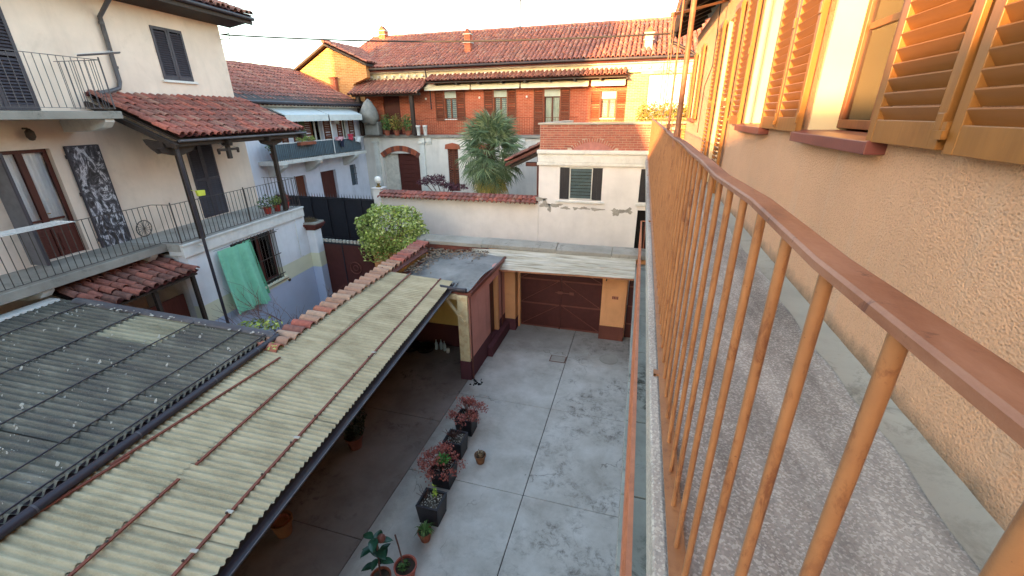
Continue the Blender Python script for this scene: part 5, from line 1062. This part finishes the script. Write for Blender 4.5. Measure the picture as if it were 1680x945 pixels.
rf = part(t, 'roof', MB().prism([(FX + .45, 11.4, 7.12), (FX + .45, 11.4, 7.2), (-18.9, 11.4, 8.9), (-22.6, 11.4, 7.2), (-22.6, 11.4, 7.12), (-18.9, 11.4, 8.78)], (0, 10.9, 0)), M['darkwood'])
coppi(t, rf, (-18.9, 11.4, 8.94), (0, 1, 0), (.912, 0, -.408), 51, 12, .214, .385, M['tilefar'], M['tilebase'], False, 61)
part(t, 'ridge_tiles', MB().tube([(-18.9, 11.4 + i * .45, 8.97 + (.015 if i % 2 else 0)) for i in range(24)], .1, 8), M['tilefar'], rf, sm=True)
part(t, 'gutter', MB().tube([(FX + .5, 11.4, 7.16), (FX + .5, 22.4, 7.14)], .06, 8), M['gutter'], sm=True)
c = part(t, 'chimney', MB().box(-16.55, 22.95 - 1.2, 7.6, -16.2, 22.15, 8.5), M['fbrick']); part(t, 'chimney_cap', MB().box(-16.6, 21.7, 8.5, -16.15, 22.2, 8.56), M['terra'], c)
fx = -14.3
part(t, 'balcony_slab', MB().box(FX, 14.5, 4.74, fx, 20.95, 4.90), M['wtrim'], bev=.012)
for y in (14.9, 17.1, 19.9): part(t, 'corbel', MB().prism([(FX, y, 4.2), (FX, y, 4.739), (fx + .08, y, 4.739), (fx + .02, y, 4.62), (FX + .35, y, 4.32)], (0, .26, 0)), M['wtrim'], bev=.01)
for i, (a, b) in enumerate(((14.55, 15.5), (15.52, 16.6), (16.62, 17.7), (17.72, 18.8), (18.82, 19.9), (19.92, 20.6))): part(t, 'railing_panel', MB().box(fx - .06, a, 4.95, fx - .045, b, 5.55), M['slate'])
part(t, 'railing_bar', MB().box(fx - .08, 14.5, 5.56, fx - .03, 20.9, 5.60), M['white'])
me = MB().tube([(0, 0, 4.9), (0, 0, 5.56)], .009, 5).mesh('baluster', M['gutterg'])
for i in range(58): inst(t, 'baluster', me, T3(fx - .02, 14.55 + i * .11, 0))
for y in (18.35,): part(t, 'support_pole', MB().tube([(fx + .02, y, 4.9), (fx + .02, y, 6.75)], .022, 8), M['white'])
for y0, y1 in ((15.45, 18.1), (18.2, 20.75)):
    aw = part(t, 'awning', MB().prism([(FX, y0, 7.02), (-14.15, y0, 6.68), (-14.15, y0, 6.42), (-14.17, y0, 6.42), (-14.17, y0, 6.64), (FX, y0, 6.98)], (0, y1 - y0, 0)), M['awnw'])
    for y in (y0 + .1, y1 - .1): part(t, 'arm', MB().beam((FX, y, 6.5), (-14.35, y, 6.70), .025, .025), M['gutterg'], aw)
for a, b, z0, z1 in ((15.4, 15.9, 4.92, 6.66), (17.98, 18.7, 4.92, 6.68), (20.22, 20.7, 4.92, 6.66)):
    w = window(t, P, a, b, z0, z1, M['wtrim'], 2, .12, .05)
for a, b in ((16.0, 16.35), (16.7, 17.05), (17.45, 17.92), (18.8, 19.3), (19.8, 20.17), (20.76, 21.2)): shutter(t, P, a, b, 4.93, 6.7, -.02, M['farshut'], M['farshut'], .08, False, .05, .04, hinges=False)
part(t, 'dark_doorway', MB().pbox(P, 16.36, 16.99, 3.05, z2(4.12), .12, .14), M['farshut']); part(t, 'brown_door', MB().pbox(P, 18.06, 19.19, 0, z2(4.12), .15, .18), M['brownwood'])
w = part(t, 'grated_window', MB().pbox(P, 20.41, 20.91, z2(3.13), z2(4.2), .12, .14), M['slate'])
for i in range(4): part(t, 'bar', MB().pbox(P, 20.45 + i * .13, 20.47 + i * .13, z2(3.13), z2(4.2), -.02, 0), M['gutterg'], w)
for i in range(3): part(t, 'bar', MB().pbox(P, 20.38, 20.94, 3.35 + i * .3, 3.37 + i * .3, -.025, -.005), M['gutterg'], w)
part(t, 'air_conditioner', MB().box(FX, 19.4, 6.25, FX + .25, 19.75, 6.55), M['white'], bev=.02)
part(t, 'wall_rail', MB().tube([(FX + .12, 12.2, 7.0), (FX + .12, 12.2, 8.1), (FX + .7, 12.2, 8.1), (FX + .7, 12.2, 7.2)], .02, 6), M['gutterg'])
def cloth(lab, x, y0, y1, z0, z1, mat, cat='laundry', grp=None):
    t = thing('hanging_cloth', lab, cat, (x, y0, z0)); mb = MB()
    mb.grid(lambda s_, q_: (x + .04 * math.sin(s_ * 9 + q_ * 3), y0 + (y1 - y0) * s_, z1 - (z1 - z0) * q_ * (1 - .15 * math.sin(s_ * 7))), 14, 6); part(t, 'cloth', mb, mat, sm=True)
cloth('pale pink towel over the blue-panelled balcony rail', fx + .03, 18.45, 19.2, 5.5, 5.68, M['pinkcloth']); cloth('crimson cloth bundled on the blue-panelled balcony rail', fx + .04, 19.45, 19.95, 5.48, 5.78, M['redcloth'])
cloth('white garment drying at the right end of the blue-panelled balcony', fx + .04, 20.0, 20.6, 5.35, 5.62, M['whitecloth']); cloth('navy blue shorts hanging on the blue-panelled balcony', fx + .06, 18.75, 19.1, 5.2, 5.55, M['navy'])
t = thing('hanging_tarpaulin', 'olive tarpaulin curtain hanging under the white awning of the blue-panelled balcony', 'tarpaulin', (FX + .1, 17.1, 4.9))
mb = MB(); mb.grid(lambda s_, q_: (FX + .1 + .04 * math.sin(s_ * 25), 17.08 + .38 * s_, 6.7 - 1.75 * q_), 16, 2); part(t, 'cloth', mb, M['greenc'], sm=True)
t = thing('flower_box', 'red trough of flowers on the blue-panelled balcony rail', 'flower box', (fx, 16.4, 5.5)); part(t, 'trough', MB().box(fx - .02, 16.0, 5.45, fx + .16, 17.0, 5.58), M['terra'], bev=.01)
mb = MB(); [leafball(mb, (fx + .06, 16.1 + i * .2, 5.70), (.12, .15, .12), 60, .035, rg, .2) for i in range(5)]; part(t, 'flowers', mb, M['ivy'], stuff=True)
t = thing('potted_plant', 'dark spiky plant at the near end of the blue-panelled balcony', 'potted plant', (-14.7, 14.9, 4.9)); pot(t, -14.7, 15.0, 4.9, .15, .3, M['gatebar'])
mb = MB(); leafball(mb, (-14.7, 15.0, 5.45), (.25, .3, .3), 200, .05, rg, .2); part(t, 'foliage', mb, M['green'], stuff=True)

# ============================================================ CABLE, AND UNSEEN BLOCKS ADDED FOR SHADE
t = thing('overhead_cable', 'single dark cable sagging from the left house corner across the far roofs to our eaves', 'cable', (-12.5, 11.7, 9))
p0 = Vector(fworld((-11.10, 13.12, 8.92), 'L')); p1 = Vector((.62, 13.0, 8.45)); mb = MB()
part(t, 'cable', MB().tube([p0.lerp(p1, i / 30) - Vector((0, 0, .18 * math.sin(math.pi * i / 30) * 1.0)) for i in range(31)], .022, 6), M['cablem'], sm=True)
part(t, 'hook', MB().tube([p0 + Vector((-.05, 0, -.12)), p0 + Vector((.28, 0, -.12)), p0 + Vector((.3, 0, .02)), p0], .015, 6), M['iron'])
def block(lab, x0, x1, y0, y1, h, cat='shading block'):  # unseen block with a pitched roof, added behind the viewer to cast shade
    t = thing('shade_block', lab, cat, ((x0 + x1) / 2, (y0 + y1) / 2, 0)); part(t, 'wall', MB().box(x0, y0, 0, x1, y1, h), M['town'])
    ym = (y0 + y1) / 2; part(t, 'roof', MB().prism([(x0 - .4, y0 - .5, h), (x0 - .4, ym, h + 1.6), (x0 - .4, y1 + .5, h)], (x1 - x0 + .8, 0, 0)), M['tilebase'])
    for i in range(int((x1 - x0) / 2.4)):
        for j in range(int(h / 3)):
            x = x0 + .8 + i * 2.4; z = 1.2 + j * 3
            if z + 1.3 < h: part(t, 'window', MB().box(x, y1 - .01, z, x + 1.0, y1 + .03, z + 1.3), M['brownwood'])
block('unseen tall block added behind the viewer, farthest left, to shade the far roof', -28.4, -18.0, -22, -13, 15.9)
block('unseen block of middling height added behind the viewer to shade the brick parapet', -17.5, -10.9, -17.6, -12, 8.7)
block('unseen low block added behind the viewer to shade the lower peach wall', -10.4, .4, -17.6, -12, 7.45)

# ============================================================ PLANTS
rg = random.Random(101)
t = thing('palm_tree', 'fan palm with a round shaggy crown behind the white tile-capped wall', 'palm tree', (-6.2, 18, 0))
part(t, 'trunk', MB().tube([(-6.22, 18, 0), (-6.2, 18.0, 2), (-6.16, 18, 4), (-6.18, 18, 5.5)], .16, 12, rs=[.2, .17, .19, .16]), M['trunk'], sm=True)
mb = MB()
for _ in range(260): a, z = rg.uniform(0, 6.28), rg.uniform(3, 5.5); c_, s_ = math.cos(a), math.sin(a); mb.add([(-6.18 + .16 * c_, 18 + .16 * s_, z), (-6.18 + .17 * c_ - .03 * s_, 18 + .17 * s_ + .03 * c_, z), (-6.18 + .3 * c_, 18 + .3 * s_, z + rg.uniform(-.1, .22))], [(0, 1, 2)])
part(t, 'trunk_fibre', mb, M['trunk'], stuff=True)
def fan(seed, yellow=False):
    r_ = random.Random(seed); mb = MB(); n = 24; pet = .78
    mb.tube([(0, 0, 0), (pet * .5, 0, .04), (pet, 0, 0)], .012, 4, rs=[.016, .012, .009], rv=.3)
    for i in range(n):
        a = R(-128 + 256 * i / (n - 1)); L = .74 * (1 - .28 * abs(math.sin(a / 2)) ** 2) * r_.uniform(.9, 1.06); d = Vector((math.cos(a), math.sin(a), 0)); s_ = Vector((-d.y, d.x, 0))
        droop = r_.uniform(.1, .38); o = Vector((pet, 0, 0)); w_ = .026
        m1 = o + d * L * .55 + Vector((0, 0, -.02)); e = o + d * L + Vector((0, 0, -droop))
        b = o + d * .03
        mb.add([b, m1 + s_ * w_ + Vector((0, 0, -.012)), m1 + Vector((0, 0, .012)), m1 - s_ * w_ + Vector((0, 0, -.012)), e], [(0, 1, 2), (0, 2, 3), (1, 4, 2), (2, 4, 3)], r_.random() + .001)
    return mb.mesh('leaf', M['palmy'] if yellow else M['palm'])
fans = [fan(i) for i in range(4)]; fy = fan(9, True)
for i in range(88):
    el = R(82 - 150 * ((i + .5) / 88) ** .85); a = i * 2.39996 + rg.gauss(0, .2); zc = 5.5 - .95 * (i / 88)
    mm = T3(-6.18, 18, zc) @ Matrix.Rotation(a, 4, 'Z') @ Matrix.Rotation(-el, 4, 'Y') @ Matrix.Rotation(rg.gauss(0, .35), 4, 'X') @ Matrix.Scale(rg.uniform(.9, 1.12), 4)
    inst(t, 'leaf', fy if (i > 74 and rg.random() < .45) else rg.choice(fans), mm)
t = thing('climbing_bush', 'rounded variegated ivy bush spilling over the wall beside the brown street gate', 'bush', (-7.9, 12.5, 1.5))
mb = MB(); leafball(mb, (-7.98, 12.55, 3.0), (1.27, .98, .86), 5200, .058, rg, .62); leafball(mb, (-8.35, 12.2, 2.5), (.72, .6, .62), 900, .055, rg, .55); leafball(mb, (-7.25, 12.3, 2.75), (.5, .4, .42), 500, .055, rg, .5)
leafball(mb, (-8.25, 11.9, 2.62), (.35, .45, .22), 320, .05, rg, .4); leafball(mb, (-7.0, 11.9, 2.75), (.32, .35, .2), 220, .05, rg, .3)
part(t, 'foliage', mb, M['ivy'], stuff=True)
mb = MB()
for _ in range(26): a = rg.uniform(0, 6.28); mb.tube([(-8.0, 12.5, 1.2), (-8.0 + .5 * math.cos(a), 12.5 + .4 * math.sin(a), 2.4), (-8.0 + 1.0 * math.cos(a), 12.5 + .8 * math.sin(a), 3.0 + rg.uniform(-.4, .5))], .015, 4)
part(t, 'stems', mb, M['twig'])
t = thing('maple_shrub', 'spreading purple-leaved maple behind the white wall left of the palm', 'shrub', (-8, 17, 0))
mb = MB(); [leafball(mb, (-8.9 + i * .28, 17 + rg.gauss(0, .2), 3.93 + .18 * math.sin(i * .9)), (.38, .35, .16), 210, .045, rg, .2) for i in range(7)]; part(t, 'foliage', mb, M['purple'], stuff=True)
mb = MB(); [mb.tube([(-8.05, 17, 0), (-8.05, 17, 3.0), (-8.9 + i * .3, 17, 3.9)], .02, 5) for i in range(6)]; part(t, 'branches', mb, M['twig'])
t = thing('bare_shrub', 'leafless twiggy shrub in front of the blue-banded wall', 'shrub', (-6.5, 7.4, 0), 'L')
mb = MB(); rg = random.Random(12)
def twig(p, d, L, r, dep):
    pts = [p]; 
    for i in range(3): d = (d + Vector((rg.gauss(0, .1), rg.gauss(0, .1), rg.gauss(0, .05)))).normalized(); p = p + d * L / 3; pts.append(p)
    mb.tube(pts, r, 5, rs=[r, r * .85, r * .7, r * .5], cap=False)
    if dep:
        for i in range(rg.choice((2, 3))): q0 = pts[rg.choice((1, 2, 3))]; twig(q0, (d + Vector((rg.gauss(0, .5), rg.gauss(0, .5), rg.gauss(.1, .3)))).normalized(), L * .62, r * .6, dep - 1)
for i in range(9):
    a = rg.uniform(0, 6.28); twig(Vector((-6.5, 7.4, 1.2)), Vector((.55 * math.cos(a), .75 * math.sin(a), 1)).normalized(), 1.15, .014, 3)
mb.tube([(-6.5, 7.4, 0), (-6.5, 7.4, 1.25)], .03, 6); part(t, 'branches', mb, M['twig'])
t = thing('ivy_sprigs', 'small yellow-green ivy sprigs at the near end of the tile-capped wall', 'plant', (-6.1, 6.0, 2.5), 'L')
rg = random.Random(13); mb = MB(); leafball(mb, (-6.1, 6.45, 2.86), (.45, .25, .12), 150, .045, rg, .2); leafball(mb, (-5.4, 5.75, 2.86), (.3, .16, .08), 50, .04, rg, .2); part(t, 'leaves', mb, M['ivy'], stuff=True)

# ============================================================ POTS IN THE COURTYARD
def planter(lab, x, y, plants, grp='black square planters in a row'):
    t = thing('planter', lab, 'planter', (x, y, 0), 'W', grp); s_, h = .2, .42
    mb = MB().prism([(x - s_ * .9, y - s_ * .9, 0), (x + s_ * .9, y - s_ * .9, 0), (x + s_ * .9, y + s_ * .9, 0), (x - s_ * .9, y + s_ * .9, 0)], (0, 0, .02))
    for a, b, c, d in (((-1, -1), (1, -1), (1, -.82), (-1, -.82)), ((-1, .82), (1, .82), (1, 1), (-1, 1)), ((-1, -.82), (-.82, -.82), (-.82, .82), (-1, .82)), ((.82, -.82), (1, -.82), (1, .82), (.82, .82))):
        o = [a, b, c, d]; lo = [(x + p * s_ * .88, y + q_ * s_ * .88, .02) for p, q_ in o]; hi = [(x + p * s_ * 1.03, y + q_ * s_ * 1.03, h) for p, q_ in o]
        mb.add(lo + hi, [(3, 2, 1, 0), (4, 5, 6, 7), (0, 1, 5, 4), (1, 2, 6, 5), (2, 3, 7, 6), (3, 0, 4, 7)])
    part(t, 'box', mb, M['planter'], bev=.006); part(t, 'soil', MB().grid(lambda a, b: (x - s_ * .85 + a * s_ * 1.7, y - s_ * .85 + b * s_ * 1.7, h - .05 + .015 * math.sin(a * 9 + b * 7)), 8, 8), M['earth'], sm=True)
    g = MB()
    for _ in range(70): g.lathe([(rg.uniform(.006, .016), 0), (.004, .012)], (x + rg.uniform(-.15, .15), y + rg.uniform(-.15, .15), h - .042), 5)
    part(t, 'pebbles', g, M['whit'], stuff=True); return t
rg = random.Random(55)
def red_maple(lab, x, y, w_, top):
    t = thing('red_shrub', lab, 'shrub', (x, y, .38), 'W', 'small red-leaved maples in the planters'); mb = MB(); st = MB()
    for i in range(30):
        a = rg.uniform(0, 6.28); r_ = w_ * rg.uniform(.25, 1) ; p = Vector((x + r_ * math.cos(a), y + r_ * math.sin(a), .40 + top * (1.05 - .75 * (r_ / w_)) * rg.uniform(.75, 1.1)))
        st.tube([(x, y, .38), (x + .5 * r_ * math.cos(a), y + .5 * r_ * math.sin(a), .38 + (p.z - .38) * .8), tuple(p)], .005, 4, cap=False)
        for _ in range(46):
            c = p + Vector((rg.gauss(0, .05), rg.gauss(0, .05), rg.gauss(-.02, .04))); e = Euler((rg.uniform(-1, 1), rg.uniform(-1, 1), rg.uniform(0, 6.3))).to_matrix(); s_ = rg.uniform(.02, .04)
            v_ = rg.random() + .001
            for kx in (-.9, -.45, 0, .45, .9):
                d = Vector((math.sin(kx), math.cos(kx), 0)); n_ = Vector((d.y, -d.x, 0)) * s_ * .13
                mb.add([c + e @ (n_ * 0), c + e @ (d * s_ * .6 + n_), c + e @ (d * s_), c + e @ (d * s_ * .6 - n_)], [(0, 1, 2, 3)], v_)
    part(t, 'stems', st, M['twig']); part(t, 'foliage', mb, M['maple'], stuff=True); return t
planter('black square planter nearest the viewer, with pebbles and a small lime-green shoot', -2.93, 4.84, 0)
planter('black square planter holding the nearer red-leaved shrub', -3.06, 5.62, 0)
planter('black square planter with a few dry twigs, between the two red-leaved shrubs', -3.14, 6.38, 0)
planter('black square planter farthest from the viewer under the farther red-leaved shrub', -3.18, 7.08, 0)
t = red_maple('nearer red-leaved shrub with a clump of green leaves in its middle', -3.08, 5.60, .40, .42)
mb = MB(); leafball(mb, (-3.0, 5.52, .66), (.13, .12, .08), 170, .035, rg, .1); part(t, 'green_clump', mb, leafmat('fresh_leaf', ['3f7a35', '5b9a45', '2f5f2c']), stuff=True)
red_maple('farther red-leaved shrub, the one closest to the pink store', -3.18, 7.10, .40, .40)
t = thing('seedling', 'lime-green leafy shoot in the nearest black planter', 'plant', (-2.9, 4.9, .38)); mb = MB(); leafball(mb, (-2.9, 4.92, .52), (.05, .05, .16), 50, .028, rg, .1); part(t, 'leaves', mb, leafmat('lime_leaf', ['8fae3c', 'b8cc58', '6f8f34']), stuff=True)
mb = MB(); [mb.tube([(-3.05, 4.85, .38), (-3.05 + rg.gauss(0, .07), 4.85 + rg.gauss(0, .07), .6)], .003, 4) for _ in range(9)]; part(t, 'dry_stems', mb, M['twig'])
t = thing('dry_plant', 'dry brown twigs in the planter between the red-leaved shrubs', 'plant', (-3.14, 6.38, .38)); mb = MB()
[mb.tube([(-3.2 + rg.gauss(0, .05), 6.4, .37), (-3.2 + rg.gauss(0, .1), 6.4 + rg.gauss(0, .09), .37 + rg.uniform(.08, .22))], .004, 4) for _ in range(40)]; part(t, 'twigs', mb, M['twig'])
t = thing('flower_pot', 'small terracotta pot of withered flowers standing alone on the pale concrete', 'flower pot', (-2.56, 6.28, 0)); pot(t, -2.56, 6.26, 0, .115, .2, M['terrao'])
mb = MB(); leafball(mb, (-2.56, 6.26, .22), (.09, .09, .05), 130, .028, rg, .1); part(t, 'withered_flowers', mb, leafmat('withered', ['b39a7a', '8c6a4a', '5f4a3a', 'c9b79a']), stuff=True)
t = thing('flower_pot', 'terracotta pot of strappy green leaves beside the nearest black planter', 'flower pot', (-2.86, 4.42, 0)); pot(t, -2.86, 4.40, 0, .115, .2, M['terra'])
mb = MB()
for _ in range(46):
    a = rg.uniform(0, 6.28); d = Vector((math.cos(a), math.sin(a), 0)); s_ = Vector((-d.y, d.x, 0)) * .009; c = Vector((-2.86, 4.40, .2)); L = rg.uniform(.1, .22); mb.add([c - s_, c + s_, c + d * L * .6 + Vector((0, 0, .09)) + s_, c + d * L * .6 + Vector((0, 0, .09)) - s_, c + d * L + Vector((0, 0, .03))], [(0, 1, 2, 3), (3, 2, 4)], rg.random() + .001)
part(t, 'leaves', mb, M['green'], stuff=True)
t = thing('flower_pot', 'ochre terracotta pot, empty, standing on the dark concrete under the carport edge', 'flower pot', (-5.24, 3.85, 0)); pot(t, -5.24, 3.85, 0, .17, .32, M['terrao'], False, 28)
part(t, 'inner_pot', MB().lathe([(.10, .1), (.125, .31), (.11, .31), (.09, .12)], (-5.24, 3.85, 0), 24, cap=False), M['terra'], sm=True)
t = thing('flower_pot', 'pinkish terracotta pot with a young cutting, at the lower edge beside the rubber plant', 'flower pot', (-2.84, 3.72, 0)); pot(t, -2.84, 3.74, 0, .165, .28, paint('pink_terracotta', 'b5604f', .7), True, 28)
mb = MB(); leafball(mb, (-2.86, 3.74, .27), (.1, .1, .03), 60, .03, rg, .1); part(t, 'foliage', mb, M['green'], stuff=True); part(t, 'stem', MB().tube([(-2.88, 3.76, .22), (-3.0, 3.86, .5), (-3.06, 3.9, .66)], .012, 6), M['twig'])
t = thing('rubber_plant', 'rubber plant with big glossy dark leaves in a pot at the lower edge', 'potted plant', (-3.12, 3.55, 0)); pot(t, -3.12, 3.50, 0, .15, .26, M['terra'])
part(t, 'stem', MB().tube([(-3.12, 3.5, .2), (-3.1, 3.5, .6), (-3.08, 3.52, 1.05)], .014, 6), M['twig'], sm=True)
lf = MB(); L = .24
lf.grid(lambda a, b: ((b - .5) * .125 * math.sin(math.pi * min(1, a * .96 + .04)) ** .8, a * L, .02 * math.sin(math.pi * a) - .05 * a * a + .03 * abs(b - .5)), 10, 4); lf.sm = True; lm = lf.mesh('leaf', M['rubber'])
for i in range(13):
    mm = T3(-3.1, 3.5, .48 + .05 * i) @ Matrix.Rotation(i * 2.4, 4, 'Z') @ Matrix.Rotation(R(25 - i * 1.2 + rg.gauss(0, 12)), 4, 'X') @ T3(0, .03, 0) @ Matrix.Scale(rg.uniform(.75, 1.1), 4); inst(t, 'leaf', lm, mm)
part(t, 'new_leaf', MB().lathe([(.01, 0), (.055, .03), (.06, .08), (.03, .12), (.005, .13)], (-3.0, 3.52, 1.02), 10), M['gatebar'], sm=True)
t = thing('potted_plant', 'tall dark round bush in a pot half hidden beneath the carport edge', 'potted plant', (-5.3, 5.95, 0)); pot(t, -5.3, 5.95, 0, .18, .3, M['gatebar'])
mb = MB(); leafball(mb, (-5.3, 5.95, .72), (.3, .3, .45), 1100, .04, rg, .4); part(t, 'foliage', mb, leafmat('dark_leaf', ['1d261b', '2a3624', '161d15']), stuff=True)
for i, (x, y) in enumerate(((-5.42, 10.2), (-5.28, 10.24), (-5.14, 10.18))):
    t = thing('bottle', ('leftmost', 'middle', 'rightmost')[i] + ' of the three clear bottles standing by the yellow wall', 'bottle', (x, y, 0), 'W', 'clear bottles under the carport')
    part(t, 'body', MB().lathe([(.045, 0), (.048, .2), (.015, .27), (.015, .3)], (x, y, 0), 12), M['bottle'], sm=True); part(t, 'cap', MB().lathe([(.017, .3), (.017, .32)], (x, y, 0), 10), M['white'])
t = thing('jar', 'small white tub right of the bottles under the carport', 'tub', (-5.0, 10.1, 0)); part(t, 'body', MB().lathe([(.05, 0), (.055, .1), (.05, .11)], (-5.0, 10.1, 0), 14), M['white'], sm=True); part(t, 'lid', MB().lathe([(.058, .11), (.058, .125)], (-5.0, 10.1, 0), 14), M['whitecloth'])
for x, y, lab in ((-5.72, 10.05, 'black basin lying nearer the bottles under the carport'), (-6.15, 10.0, 'black basin farther left in the dark under the carport')):
    t = thing('basin', lab, 'basin', (x, y, 0)); part(t, 'shell', MB().lathe([(.2, 0), (.27, .12), (.29, .12), (.25, .03), (.02, .02)], (x, y, 0), 22, cap=False), M['rubberblk'], sm=True); part(t, 'rim', MB().tube([(x + .28 * math.cos(a), y + .28 * math.sin(a), .12) for a in [i * math.pi / 10 for i in range(21)]], .014, 6), M['rubberblk'], sm=True)
t = thing('rubble', 'small dark crumbs of debris at the foot of the pink store corner', 'debris', (-3.6, 8.85, 0)); mb = MB()
for _ in range(26): mb.lathe([(rg.uniform(.008, .04), 0), (.01, rg.uniform(.01, .04))], (-3.6 + rg.gauss(0, .09), 8.85 + rg.gauss(0, .08), 0), 5)
part(t, 'pieces', mb, M['dark'], stuff=True)
